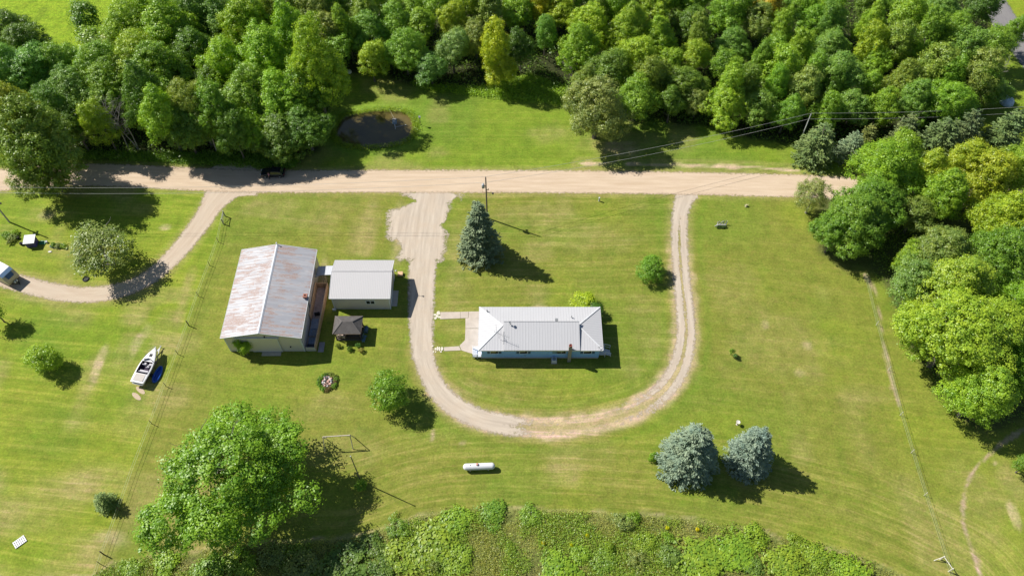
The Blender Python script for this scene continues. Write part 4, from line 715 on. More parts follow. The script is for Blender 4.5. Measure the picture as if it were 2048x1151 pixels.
def barn_chimney():
    p = G(625, 626, 0); m = MB(); r = empty('metal_chimney', (p.x - .15, p.y, 0), 0, 'square grey chimney with a brick red top beside the barn', 'chimney')
    m.box(0, 0, 2.5, .5, .5, 5.2); m.build('stack', plain('stack_grey', (0.22, 0.22, 0.23), .8, .2, 3), r); m = MB()
    m.b2(-.34, .34, -.34, -.16, 5.1, 5.5); m.b2(-.34, .34, .16, .34, 5.1, 5.5); m.b2(-.34, -.16, -.16, .16, 5.1, 5.5); m.b2(.16, .34, -.16, .16, 5.1, 5.5); m.build('cap', plain('red_brick', (0.36, 0.16, 0.12), .9, .2, 5), r)
barn_chimney()
def side_pen():
    """open-topped timber pen along the east side of the barn"""
    ex = -34.75; N0 = G(651, 566, 1.5); S0 = G(632, 699, 1.3); r = empty('side_pen', (ex, 68.5, 0), 0, 'open topped wooden pen along the right side of the barn', 'pen'); X = lambda v: v - ex
    yn = G(650, 566, 1.5).y - 68.5; ys = .15; xe = 2.15; xes = 1.75
    m = MB(); m.prism([(0.02, ys), (xes, ys), (xe, yn), (0.02, yn)], -.05, .12); m.build('floor', plain('pen_floor', (0.68, 0.53, 0.46), .9, .15, 1.5, dirt=(0.34, 0.15, 0.10), dirt_amt=.9), r)
    def wall(a, b, h, t=.09):
        m = MB(); n = int((Vector(b) - Vector(a)).length / .19)
        A_, B_ = Vector((*a, 0)), Vector((*b, 0)); m.beam(A_ + Vector((0, 0, h / 2)), B_ + Vector((0, 0, h / 2)), .04, h - .04); m.beam(A_ + Vector((0, 0, h)), B_ + Vector((0, 0, h)), .16, .05)
        for i in range(n + 1): q = A_.lerp(B_, i / n); m.box(q.x, q.y, h / 2 - .03, .10, .10, h - .06)
        return m
    wall((xes, ys), (xe, yn), 1.5).build('plank_wall', TANWOOD, r); wall((0.1, yn + .05), (xe, yn + .05), 1.5).build('plank_wall', TANWOOD, r)
    m = MB(); m.b2(.1, xes, ys - .12, ys - .04, 0, 1.15); m.build('end_wall', plain('pen_end_panel', (0.52, 0.48, 0.42), .7), r)
    m = MB(); m.b2(.06, .14, 6.0, yn, .1, 2.0)
    for k in range(14): m.b2(.14, .18, 6.2 + k * .55, 6.28 + k * .55, .1, 2.0)
    m.build('timber_lining', TANWOOD, r)
side_pen()
def pen_things():
    ex, ey = -34.75, 68.5
    def sheetpile(x, y, w_, d, z, rz, c, lab, nm='metal_sheet', cat='metal sheet'):
        m = MB()
        for i in range(int(w_ / .15)): m.box(-w_ / 2 + .15 * i + .07, 0, .02 * (i % 2), .15, d, .02)
        o = m.build(nm, plain(nm + lab[:8], c, .4, .2, 3, metal=.3), loc=(ex + x, ey + y, z)); o.rotation_euler = (0, 0, rz); tag(o, lab, cat)
    sheetpile(.85, 5.2, 1.2, 2.0, .5, .05, (0.30, 0.34, 0.42), 'topmost bluish roofing sheet lying in the wooden pen'); sheetpile(.8, 3.5, 1.25, 1.5, .42, -.08, (0.24, 0.30, 0.40), 'middle bluish roofing sheet lying in the wooden pen'); sheetpile(.85, 1.8, 1.2, 1.5, .35, .03, (0.20, 0.26, 0.36), 'lowest bluish roofing sheet lying in the wooden pen')
    m = MB(); m.b2(ex + .25, ex + 1.5, ey + .35, ey + 1.0, .12, .8); tag(m.build('tarp_bundle', plain('dark_tarp', (0.02, 0.03, 0.05), .6), bevel=.08), 'dark tarpaulin bundle at the lower end of the wooden pen', 'tarp')
    m = MB(); 
    for a in (-.2, .2): m.beam((ex + .75 + a, ey + 1.9, .62), (ex + 1.05 + a, ey + 3.9, .66), .05, .08)
    for k in range(7): m.beam((ex + .57 + .04 * k, ey + 2.1 + k * .27, .66), (ex + .97 + .04 * k, ey + 2.1 + k * .27, .66), .03, .03)
    tag(m.build('ladder', GREYM), 'grey ladder lying across the sheets in the wooden pen', 'ladder')
    m = MB(); m.box(ex + 1.0, ey + 7.2, .5, .9, .3, .7, .2); tag(m.build('planter_box', DARK, bevel=.03), 'black box in the middle of the wooden pen', 'box')
    p = G(643, 694); m = MB(); m.box(p.x, p.y, .04, .95, 1.9, .14); tag(m.build('concrete_slab', plain('slab_grey', (0.30, 0.28, 0.29), .9, .1, 2)), 'grey concrete slab on the grass at the foot of the wooden pen', 'slab')
pen_things()
def garage():
    cx, cy = -26.05, 80.8; W, D = 10.4, 8.15; ez, rz = 3.68, 4.78; x0, x1, y0, y1 = -W / 2, W / 2, -D / 2, D / 2; o = .28
    r = empty('garage', (cx, cy, 0), 0, 'smaller beige garage with clean pale grey ribbed gable roof', 'garage')
    a0, a1, b0, b1 = x0 + o, x1 - o, y0 + o, y1 - o; ry = 1.0
    wc = (0.62, 0.56, 0.52); SX = ribbed('garage_wall_ribs', wc, 'x', .28, dirt=.06, dark=.92); SY = ribbed('garage_end_ribs', wc, 'y', .28, dirt=.06, dark=.92)
    for q in ((b0, b0 + .1), (b1 - .1, b1)): m = MB(); m.b2(a0 + .1, a1 - .1, *q, 0, ez - .03); m.build('side_wall', SX, r)
    for x in (a0, a1):
        m = MB(); s = .1 if x < 0 else -.1; vs = [(x, b0, 0), (x, b1, 0), (x, b1, ez), (x, ry, rz - .12), (x, b0, ez)]
        m.add(vs + [(a + s, b, z) for a, b, z in vs], [(0, 1, 2, 3, 4), (9, 8, 7, 6, 5)] + [(i, (i + 1) % 5, 5 + (i + 1) % 5, 5 + i) for i in range(5)]); m.build('gable_wall', SY, r)
    m = MB(); m.slab([(x0, y0, ez), (x1, y0, ez), (x1, ry, rz), (x0, ry, rz)], .06); m.slab([(x0, ry, rz), (x1, ry, rz), (x1, y1, ez), (x0, y1, ez)], .06); roof = m.build('roof', ribbed('garage_roof_ribs', (0.47, 0.46, 0.465), 'x', .30, dirt=.08, dark=.72), r)
    m = MB(); m.b2(x0 - .01, x1 + .01, ry - .14, ry + .14, rz - .01, rz + .045); m.build('ridge_cap', plain('garage_ridge', (0.46, 0.45, 0.455), .4, .1), roof)
    m = MB(); m.b2(x0, x1, y0 - .05, y0 - .005, ez - .14, ez + .02); m.b2(x0, x1, y1 + .005, y1 + .05, ez - .14, ez + .02)
    for x in (x0 - .03, x1 + .03): m.beam((x, y0, ez - .05), (x, ry, rz - .05), .05, .16); m.beam((x, ry, rz - .05), (x, y1, ez - .05), .05, .16)
    m.build('eave_trim', TRIM, roof)
    m = MB()
    for x in (a0 + .06, a1 - .06): m.box(x, b0 - .02, ez / 2, .16, .05, ez - .08)
    m.box(a1 + .02, b0 + .08, ez / 2, .04, .16, ez - .08); m.build('corner_trim', TRIM, r)
    xw = G(740, 608.5, 2.2).x - cx; zc = 2.15; f = MB()
    f.b2(xw - .85, xw + .85, b0 - .06, b0 - .002, zc + .42, zc + .56); f.b2(xw - .85, xw + .85, b0 - .06, b0 - .002, zc - .56, zc - .42); f.b2(xw - .85, xw - .68, b0 - .06, b0 - .002, zc - .42, zc + .42); f.b2(xw + .68, xw + .85, b0 - .06, b0 - .002, zc - .42, zc + .42); f.b2(xw - .06, xw + .06, b0 - .06, b0 - .002, zc - .42, zc + .42); f = f.build('window', TRIM, r)
    m = MB(); m.b2(xw - .68, xw + .68, b0 - .03, b0 - .01, zc - .42, zc + .42); m.build('pane', DARKGLASS, f)
    m = MB(); m.b2(a1 + .01, a1 + .06, -3.0, -.2, .05, 2.6); d = m.build('garage_door', WHITE, r); m = MB()
    for k in range(4): m.b2(a1 + .062, a1 + .07, -2.95, -.25, .1 + .64 * k, .14 + .64 * k)
    m.build('panel_line', GREYM, d); m = MB(); m.b2(a1 + .01, a1 + .06, 2.2, 3.1, .05, 2.1); m.build('side_door', WHITE, r)
    m = MB(); m.tube([(a1, ry, rz - .3), (a1 + 1.0, ry - .1, rz + .25)], .035, 6); m.lathe([(.02, .0), (.16, -.06), (.13, -.2), (.02, -.22)], (a1 + 1.05, ry - .1, rz + .28), 10); m.build('gable_lamp', GREYM, r)
    m = MB(); m.box(a1 + .12, 2.0, 3.1, .22, .3, .3); m.build('wall_box', WHITE, r)
    m = MB(); m.b2(a1, a1 + 1.0, -3.2, .1, -.05, .09); m.build('apron', CONC, r)
    # link roof to the barn
    l = empty('link_roof', (-34.6, 0, 0), 0, 'white panel roof bridging the gap between barn and garage', 'roof'); p = [G(637, 532, 2.9), G(667, 531, 3.2), G(662, 549, 3.2), G(642, 549.5, 2.9)]; q = [v + Vector((34.6, 0, 0)) for v in p]
    m = MB(); m.slab(q[::-1], .08); m.build('panel', ribbed('link_ribs', (0.46, 0.48, 0.53), 'x', .4, dirt=.1, dark=.95), l)
    q2 = [Vector((-.1, q[0].y, 2.2)), q[0], q[3], Vector((-.1, q[3].y, 2.2))]; m = MB(); m.slab(q2[::-1], .06); m.build('lower_panel', plain('link_lower_panel', (0.50, 0.53, 0.58), .5), l)  # lower panel slightly paler than the upper one
    m = MB()
    for v in (q[0], q[3]): m.box(v.x + .1, v.y, 1.4, .12, .12, 2.8)
    m.box(q[2].x - 1.2, q[2].y + .08, 1.45, .12, .12, 2.9); m.build('post', WOOD, l)
    p = G(801, 549); m = MB(); m.box(p.x, p.y, .25, .9, .75, .5); tag(m.build('wooden_crate', TANWOOD, bevel=.02), 'tan wooden crate on the gravel at the top right corner of the garage', 'crate')
    p = G(669, 620); m = MB(); m.box(p.x, p.y, .2, .6, .3, .4); tag(m.build('step_block', WHITE, bevel=.02), 'white step block at the lower left corner of the garage', 'block')
garage()
def gazebo():
    q = [G(671, 632.4, 2.5), G(725.5, 630.5, 2.5), G(721, 667.5, 2.5), G(664, 666.5, 2.5)]; c = sum(q, Vector()) / 4; r = empty('gazebo', (c.x, c.y, 0), 0, 'gazebo with dark grey hipped roof beside the garage', 'gazebo'); W = (q[1].x - q[0].x + q[2].x - q[3].x) / 4; D = (q[0].y - q[3].y + q[1].y - q[2].y) / 4; ez, rz = 2.45, 3.5; hx = W - D * .85
    sh = plain('dark_shingle', (0.10, 0.092, 0.088), .9, .22, 2.2, dirt=(0.15, 0.13, 0.12), dirt_amt=.4, bump=.4); c4 = [(-W, -D, ez), (W, -D, ez), (W, D, ez), (-W, D, ez)]; a, b = (-hx, 0, rz), (hx, 0, rz)
    m = MB(); m.slab([c4[0], c4[1], b, a], .08); m.slab([c4[1], c4[2], b], .08); m.slab([c4[2], c4[3], a, b], .08); m.slab([c4[3], c4[0], a], .08); rf = m.build('roof', sh, r)
    m = MB(); m.b2(-W - .03, W + .03, -D - .05, -D, ez - .14, ez); m.b2(-W - .03, W + .03, D, D + .05, ez - .14, ez); m.b2(-W - .05, -W, -D, D, ez - .14, ez); m.b2(W, W + .05, -D, D, ez - .14, ez); m.build('fascia', BROWN, rf)
    m = MB()
    for k in (c4[0], c4[1], c4[2], c4[3]): m.beam(Vector(k) + Vector((0, 0, .03)), Vector(a if k[0] < 0 else b) + Vector((0, 0, .03)), .16, .04)
    m.build('hip_cap', plain('hip_shingle', (0.13, 0.12, 0.115), .9), rf)
    wi = .3
    for x in (-W + wi, W - wi):
        for y in (-D + wi, D - wi): m = MB(); m.box(x, y, ez / 2, .13, .13, ez - .1); m.build('post', BROWN, r)
    m = MB(); m.b2(-W + .2, W - .2, -D + .2, D - .2, .0, .22); m.build('deck', plain('deck_boards', (0.12, 0.10, 0.085), .8, .2, 4), r)
    for y in (-D + wi, D - wi):
        m = MB(); m.beam((-W + wi, y, 1.0), (W - wi, y, 1.0), .09, .06); m.beam((-W + wi, y, .4), (W - wi, y, .4), .05, .06)
        for k in range(22): m.box(-W + wi + (2 * (W - wi)) * (k + .5) / 22, y, .7, .04, .04, .6)
        m.build('railing', BROWN, r)
    m = MB(); m.beam((-W + wi, -D + wi, 1.0), (-W + wi, D - wi, 1.0), .09, .06); m.build('railing', BROWN, r)
    # furniture inside and next to it (things of their own)
    fl = plain('floral_cushion', (0.62, 0.50, 0.42), .9, .25, 7, dirt=(0.30, 0.06, 0.05), dirt_amt=.9)
    def chair(x, y, rz, w_, mat, lab, nm, cat, frame=BROWN):
        e = empty(nm, (c.x + x, c.y + y, .22), rz, lab, cat); m = MB(); m.box(0, 0, .42, w_, .6, .14); m.build('seat', mat, e, bevel=.04); m = MB(); m.box(0, .33, .75, w_, .14, .6, rx=.15); m.build('backrest', mat, e, bevel=.04)
        for sx_ in (-1, 1): m = MB(); m.box(sx_ * (w_ / 2 + .06), 0, .35, .09, .7, .62); m.build('arm', frame, e, bevel=.02)
    chair(-W + 1.25, -D + .75, 2.9, 1.25, fl, 'floral cushioned bench at the lower left inside the gazebo', 'garden_bench', 'bench'); chair(.2, D - .8, 0, 1.3, plain('dark_cushion', (0.06, 0.07, 0.10), .9), 'dark cushioned bench at the back of the gazebo', 'garden_bench', 'bench')
    e = empty('round_table', (c.x + .5, c.y - .5, .22), 0, 'dark round table in the middle of the gazebo', 'table'); m = MB(); m.lathe([(.55, .68), (.57, .70), (.55, .73)], n=20); m.build('table_top', BROWN, e); m = MB(); m.lathe([(.28, 0), (.06, .05), (.05, .68)], n=10); m.build('pedestal', BROWN, e)
    g = empty('gas_grill', (c.x + W + .45, c.y + .2, 0), 1.4, 'blue covered barbecue grill on the right side of the gazebo', 'grill'); m = MB(); m.box(0, 0, .55, 1.0, .6, .5); m.lathe([(.01, -.5), (.32, -.48), (.34, 0), (.32, .48), (.01, .5)], (0, 0, .85), 12, 'X'); m.build('cover', plain('grill_cover', (0.05, 0.09, 0.16), .6), g); m = MB()
    for a_ in (-.4, .4):
        for b_ in (-.2, .2): m.box(a_, b_, .17, .05, .05, .34)
    m.build('stand', DARK, g)
    for k, (dx, dy, lb) in enumerate([(.35, -1.05, 'upper blue grey garden chair right of the gazebo'), (.2, -1.75, 'lower blue grey garden chair right of the gazebo')]):
        e = empty('garden_chair', (c.x + W + dx, c.y + dy, 0), 1.2 + .3 * k, lb, 'chair'); m = MB(); 
        for j in range(5): m.box(-.24 + .12 * j, 0, .42, .1, .5, .03)
        m.build('seat', plain('blue_grey_slats', (0.14, 0.22, 0.28), .6), e); m = MB()
        for j in range(5): m.box(-.24 + .12 * j, .3, .75, .1, .03, .7, rx=.25)
        m.build('backrest', bpy.data.materials['blue_grey_slats'], e); m = MB()
        for a_ in (-.27, .27):
            for b_ in (-.22, .22): m.box(a_, b_, .21, .05, .05, .42)
        m.build('legs', bpy.data.materials['blue_grey_slats'], e)
    P = [(732, 655, MID, 'green potted plant right of the gazebo'), (676, 690, OLV, 'leafy plant at the lower left corner of the gazebo'), (722, 701, (0.28, 0.28, 0.10), 'pale grassy tuft below the gazebo'), (700, 697, DEEP, 'dark low plants under the lower edge of the gazebo'), (716, 690, TEAL, 'small bluish plant at the lower right gazebo corner')]
    for x, y, col, lb in P: tree('b', x, y, 13, .8, col, lb, 'garden_plant', 'plant', pt='stems')
gazebo()
# ---------------------------------------------------------------- boat, dinghy, camper
def boat():
    s_, b_ = G(279, 760, 1.0), G(311, 701, 1.1); d = b_ - s_; L = 6.7; ang = math.atan2(d.y, d.x); mid = G(295, 732, 1.0)
    r = empty('motor_boat', (mid.x, mid.y, 0), ang, 'white motor boat with open cockpit parked on the lawn', 'boat'); n = 13
    hull = MB(); sec = []
    for i in range(n):
        t = i / (n - 1); x = -L / 2 + L * t; w_ = 1.22 * (1 - max(0, (t - .38) / .62) ** 2.1) * (.93 + .07 * min(1, t * 5)); w_ = max(w_, .03); k = .45 + .45 * max(0, (t - .6) / .4) ** 2; sh = 1.45 + .22 * t
        sec.append([(x, -w_, sh), (x, -w_ * .97, sh - .35), (x, -w_ * .72, k + .25), (x, 0, k), (x, w_ * .72, k + .25), (x, w_ * .97, sh - .35), (x, w_, sh)])
    vs = [p for q in sec for p in q]; fs = [(i * 7 + j, i * 7 + j + 1, (i + 1) * 7 + j + 1, (i + 1) * 7 + j) for i in range(n - 1) for j in range(6)] + [tuple(range(7))]
    hull.add(vs, fs); gel = plain('gelcoat', (0.66, 0.66, 0.68), .25, .03, 2, spec=.6); h = hull.build('hull', gel, r, smooth=True)
    # deck ring with cockpit opening
    m = MB(); inner = []
    for i in range(n):
        t = i / (n - 1); x = -L / 2 + L * t; w_ = -sec[i][0][1]; z = sec[i][0][2] + .02
        m.v += [(x, -w_, z), (x, -max(w_ - .2, 0), z + .04), (x, max(w_ - .2, 0), z + .04), (x, w_, z)]
    for i in range(n - 1):
        a = i * 4; b = a + 4; t = (i + .5) / (n - 1); m.f += [(a, a + 1, b + 1, b), (a + 2, a + 3, b + 3, b + 2)]
        if t > .62 or t < .27: m.f.append((a + 1, a + 2, b + 2, b + 1))
    m.build('deck', gel, r)
    m = MB(); x0, x1 = -L / 2 + L * .25, -L / 2 + L * .66; m.b2(x0, x1, -.95, .95, .85, .9); m.b2(x0, x0 + .03, -.95, .95, .9, 1.46); m.b2(x1 - .03, x1, -.85, .85, .9, 1.5); m.b2(x0, x1, -.97, -.94, .9, 1.46); m.b2(x0, x1, .94, .97, .9, 1.46); ck = m.build('cockpit', plain('purple_black_carpet', (0.035, 0.022, 0.05), .8), r)
    seat = plain('seat_vinyl', (0.46, 0.45, 0.48), .6)
    for x, y, a_, b2 in ((.45, -.5, .5, .5), (.45, .5, .5, .5), (-.9, 0, .45, 1.5), (.0, -.3, .4, .4)): m = MB(); m.box(x - .2, y, 1.1, a_, b2, .35); m.box(x - .2 - a_ / 2, y, 1.35, .12, b2, .45); m.build('seat', seat, r, bevel=.05)
    m = MB(); m.box(-L / 2 + .95, 0, 1.53, 1.3, 1.75, .14); m.build('engine_cover', plain('tan_vinyl', (0.48, 0.44, 0.40), .7, .05), r, bevel=.05)
    m = MB(); m.box(-L / 2 + .12, 0, 1.0, .5, 1.9, .12); m.build('swim_platform', gel, r, bevel=.04)
    m = MB(); xs = x1 + .1
    for sg in (-1, 1): m.slab([(xs, sg * .1, 1.68), (xs - .35, sg * .85, 1.66), (xs - .55, sg * .85, 1.98), (xs - .25, sg * .1, 2.02)], .02)
    m.build('windscreen', DARKGLASS, r); m = MB(); m.box(1.75, .0, 1.68, .55, .5, .05); m.build('hatch', DARK, r, bevel=.02)
    m = MB(); m.tube([(2.3, -.62, 1.95), (3.3, -.15, 2.0), (3.3, .15, 2.0), (2.3, .62, 1.95)], .02, 6)
    for x, y in ((2.3, -.62), (3.3, -.15), (3.3, .15), (2.3, .62)): m.tube([(x, y, 1.6), (x, y, 2.0)], .018, 5)
    m.build('bow_rail', GREYM, r); m = MB(); m.box(-.3, -1.19, 1.22, 4.8, .012, .09); m.box(-.3, 1.19, 1.22, 4.8, .012, .09); m.build('stripe', plain('purple_stripe', (0.08, 0.04, 0.22), .4), r)
    # trailer underneath
    t = empty('boat_trailer', (mid.x, mid.y, 0), ang, 'trailer carrying the white motor boat, hitch toward the wood', 'trailer'); m = MB()
    for y in (-.6, .6): m.beam((-2.9, y, .36), (1.6, y, .36), .1, .12); m.beam((1.6, y, .36), (3.9, 0, .45), .1, .12)
    for x in (-2.2, .2, 1.4): m.beam((x, -.6, .36), (x, .6, .36), .08, .1)
    m.beam((3.3, 0, .4), (4.4, 0, .45), .1, .1); m.build('frame', GREYM, t)
    for y in (-1.0, 1.0): 
        m = MB()
        for k in range(16): pass
        vs = []; base = len(m.v)
        for yy in (-.1, .1):
            for k in range(16): a_ = k * math.pi / 8; vs.append((-1.1 + .31 * math.cos(a_), y + yy, .31 + .31 * math.sin(a_)))
        m.add(vs, [tuple(range(16)), tuple(range(31, 15, -1))] + [(k, (k + 1) % 16, 16 + (k + 1) % 16, 16 + k) for k in range(16)]); m.build('wheel', DARK, t)
    m = MB(); m.beam((4.2, 0, 0), (4.2, 0, .8), .07, .07); m.build('jack', GREYM, t)
    # blue inflatable
    p = G(315, 748, .2); e = empty('inflatable_raft', (p.x, p.y, 0), ang + .08, 'blue inflatable raft on the grass in the shade of the boat', 'raft'); bl = plain('blue_vinyl', (0.01, 0.08, 0.42), .35, .1); m = MB(); pts = [(1.45 * math.cos(a) + 0, .5 * math.sin(a) * (1 - .15 * math.cos(a)), .2) for a in [k * math.pi / 14 for k in range(29)]]; m.tube(pts, .17, 10, cap=False); m.build('tube', bl, e, smooth=True)
    m = MB(); m.prism([(1.4 * math.cos(k * math.pi / 10), .45 * math.sin(k * math.pi / 10)) for k in range(20)], .06, .12); m.build('floor', bl, e)
boat()
def camper():
    nose = G(34, 566, 0); ang = R_(-27); u = Vector((math.cos(ang), math.sin(ang), 0)); L = 6.6; W = 2.45; c = nose - u * (L / 2 + .1); r = empty('camper_trailer', (c.x, c.y, 0), ang, 'white and tan camper trailer parked on the sandy driveway at the left edge', 'camper')
    prof = [(-L / 2, .55), (L / 2 - .1, .55), (L / 2 + .1, 1.1), (L / 2 - .05, 1.8), (L / 2 - .45, 2.55), (L / 2 - 1.0, 2.95), (L / 2 - 1.8, 3.05), (-L / 2 + .3, 3.05), (-L / 2, 2.8)]
    n = len(prof); m = MB(); vs = [(x, -W / 2, z) for x, z in prof] + [(x, W / 2, z) for x, z in prof]; m.add(vs, [tuple(range(n)), tuple(range(2 * n - 1, n - 1, -1))] + [(i, (i + 1) % n, n + (i + 1) % n, n + i) for i in range(n)])
    m.build('body', plain('camper_tan', (0.50, 0.44, 0.32), .4, .05, 2), r, bevel=.06)
    m = MB(); m.b2(-L / 2 + .35, L / 2 - 1.8, -W / 2 + .06, W / 2 - .06, 3.05, 3.09); m.slab([(L / 2 - 1.8, -W / 2 + .06, 3.09), (L / 2 - 1.0, -W / 2 + .06, 3.0), (L / 2 - 1.0, W / 2 - .06, 3.0), (L / 2 - 1.8, W / 2 - .06, 3.09)], .04); rf = m.build('roof', plain('camper_white', (0.68, 0.68, 0.70), .4, .03), r)
    m = MB(); m.slab([(L / 2 - 1.0, -W / 2 + .06, 3.0), (L / 2 - .42, -W / 2 + .06, 2.6), (L / 2 - .42, W / 2 - .06, 2.6), (L / 2 - 1.0, W / 2 - .06, 3.0)], .04); m.build('front_cap', plain('camper_blue', (0.22, 0.34, 0.52), .3, .05), r)
    m = MB(); m.slab([(L / 2 - .38, -.75, 2.56), (L / 2 + .02, -.62, 1.85), (L / 2 + .02, .62, 1.85), (L / 2 - .38, .75, 2.56)], .03); m.build('front_window', plain('camper_glass', (0.03, 0.07, 0.15), .1, spec=.8), r)
    for x in (-1.8, .1): m = MB(); m.box(x, 0, 3.16, .5, .5, .14); m.build('roof_vent', WHITE, rf, bevel=.03)
    m = MB(); m.box(-1.0, .1, 3.22, .9, .7, .26); m.build('air_unit', WHITE, rf, bevel=.05)
    m = MB()
    for y in (-W / 2 - .01, W / 2 + .01): m.box(-.4, y, 2.0, 1.2, .03, .6); m.box(1.6, y, 2.0, .7, .03, .5)
    m.build('side_window', DARKGLASS, r)
    for y in (-1.05, 1.05):
        for x in (-.9, -.1):
            m = MB(); vs = []
            for yy in (-.1, .1):
                for k in range(16): a_ = k * math.pi / 8; vs.append((x + .35 * math.cos(a_), y + yy, .35 + .35 * math.sin(a_)))
            m.add(vs, [tuple(range(16)), tuple(range(31, 15, -1))] + [(k, (k + 1) % 16, 16 + (k + 1) % 16, 16 + k) for k in range(16)]); m.build('wheel', DARK, r)
    m = MB(); m.beam((L / 2 - .2, -.7, .5), (L / 2 + 1.1, 0, .5), .09, .12); m.beam((L / 2 - .2, .7, .5), (L / 2 + 1.1, 0, .5), .09, .12); m.tube([(L / 2 + .9, 0, 0), (L / 2 + .9, 0, .8)], .05, 8); m.build('tow_frame', DARK, r)
    for y in (-.2, .22): m = MB(); m.lathe([(.02, .5), (.16, .54), (.17, .9), (.1, 1.0), (.03, 1.04)], (L / 2 + .35, y, 0), 12); m.build('gas_bottle', WHITE, r, smooth=True)
camper()
# ---------------------------------------------------------------- left garden corner
def leftgarden():
    p = G(66, 488, 0); r = empty('garden_shed', (p.x, p.y, 0), .12, 'small purple box shed with a white slanted top', 'shed'); m = MB(); m.b2(-.85, .85, -.75, .75, 0, 1.35); m.build('wall', plain('purple_wall', (0.10, 0.07, 0.30), .6, .1), r); m = MB(); m.slab([(-1.0, -.95, 1.38), (1.0, -.95, 1.38), (1.0, .95, 1.62), (-1.0, .95, 1.62)], .08); m.build('roof', WHITE, r); m = MB(); m.box(0, -.77, .7, .6, .03, 1.2); m.build('door', plain('purple_door', (0.07, 0.05, 0.22), .6), r)  # walls in one flat purple tone, door a little darker
    p = G(85, 486); m = MB(); m.slab([(-.55, -.35, .12), (.6, -.3, .12), (.65, .35, .3), (-.4, .4, .3)], .1); tag(m.build('green_lid', plain('green_plastic', (0.03, 0.22, 0.09), .5), loc=p), 'green plastic lid on the grass right of the small shed', 'lid')
    rr = random.Random(8)
    def urn(px, py, s, mat, lab, nm='garden_urn', cat='urn'):
        p = G(px, py); m = MB(); m.lathe([(.2 * s, 0), (.34 * s, .15 * s), (.4 * s, .4 * s), (.3 * s, .6 * s), (.36 * s, .66 * s), (.25 * s, .66 * s), (.2 * s, .5 * s)], p, 12); tag(m.build(nm, mat, smooth=True), lab, cat)
    urn(94, 485, .6, WHITE, 'round white pot right of the green lid'); urn(59, 492.5, .45, WHITE, 'tiny white pot below the small shed'); urn(44, 489, .8, DARK, 'dark pot left of the small shed'); urn(37, 477, .7, DARK, 'dark pot at the right end of the left flower bed')
    p = G(100, 503.5); m = MB(); m.prism([(p.x + .35 * math.cos(k), p.y + .22 * math.sin(k)) for k in [i * .785 for i in range(8)]], 0, .12); tag(m.build('flat_stone', plain('pale_rock', (0.60, 0.58, 0.52), .9), bevel=.03), 'flat pale stone on the lawn below the potted plants', 'stone')
    for i, (x, y, w_, c) in enumerate([(12, 470, 22, MID), (24, 474, 24, SAGE), (30, 465, 18, LIME), (20, 482, 16, OLV)]): tree('b', x, y, w_, .8, c, f'{CN[c]} clump in the flower bed left of the small shed', 'garden_plant', 'plant', 'plants of the left flower bed', pt='stems')
    for i, (x, y, w_, c) in enumerate([(106, 489, 14, MID), (116, 491, 16, SAGE), (126, 491, 16, LIME)]): tree('b', x, y, w_, .7, c, f'{CN[c]} plant in the oval bed under the airy grey green tree', 'garden_plant', 'plant', 'plants of the oval bed', pt='stems')
    tyre = plain('bed_edging', (0.10, 0.15, 0.17), .7)
    p = G(115, 492); m = MB(); m.tube([(p.x + 1.35 * math.cos(a), p.y + .5 * math.sin(a), .08) for a in [k * math.pi / 12 for k in range(25)]], .09, 6, cap=False); tag(m.build('bed_edging', tyre), 'dark oval edging around the plants right of the shed', 'edging')
    p = G(172, 558); m = MB(); m.lathe([(.55, 0), (.62, .1), (.5, .2), (.45, .06)], p, 14); tag(m.build('fire_ring', DARK), 'dark fire ring on the lawn above the sandy driveway', 'fire ring')
    p = G(40, 1083); r = empty('pallet', (p.x, p.y, 0), .75, 'white slatted pallet lying in the mown field at the bottom left', 'pallet'); m = MB(); 
    for k in range(7): m.box(-.75 + .25 * k, 0, .13, .17, 1.15, .03)
    m.build('slats', WHITE, r); m = MB()
    for y in (-.5, 0, .5): m.box(0, y, .06, 1.7, .1, .1)
    m.build('bearers', WHITE, r)
leftgarden()
# ---------------------------------------------------------------- gas tank, flower bed, swing frame, poles
def tank():
    a, b = G(931, 933, .85), G(985, 931, .85); d = b - a; r = empty('propane_tank', ((a.x + b.x) / 2, (a.y + b.y) / 2, 0), math.atan2(d.y, d.x), 'long white propane tank lying on the back lawn', 'tank'); L = 3.9; R = .52; prof = [(.02, -L / 2 - .5)] + [(R * math.sin(t), -L / 2 - .5 * math.cos(t)) for t in [k * math.pi / 16 for k in range(1, 9)]] + [(R * math.sin(t), L / 2 - .5 * math.cos(t)) for t in [k * math.pi / 16 for k in range(8, 16)]] + [(.02, L / 2 + .5)]
    m = MB(); m.lathe(prof, (0, 0, .85), 24, 'X'); m.build('shell', plain('tank_white', (0.66, 0.67, 0.69), .4, .03, 2, dirt=(0.5, 0.49, 0.45), dirt_amt=.2), r, smooth=True)
    m = MB(); m.lathe([(.2, 0), (.2, .18), (.16, .24), (.02, .27)], (-.25, .1, 1.34), 14); m.build('valve_cap', plain('pink_red_cap', (0.55, 0.28, 0.24), .5), r, smooth=True)
    for x in (-1.4, 1.4): m = MB(); m.box(x, 0, .2, .2, .8, .42); m.build('foot', CONC, r)
    m = MB(); m.lathe([(.06, 0), (.06, .08)], (-1.3, .05, 1.36), 8); m.build('gauge', DARK, r)
tank()
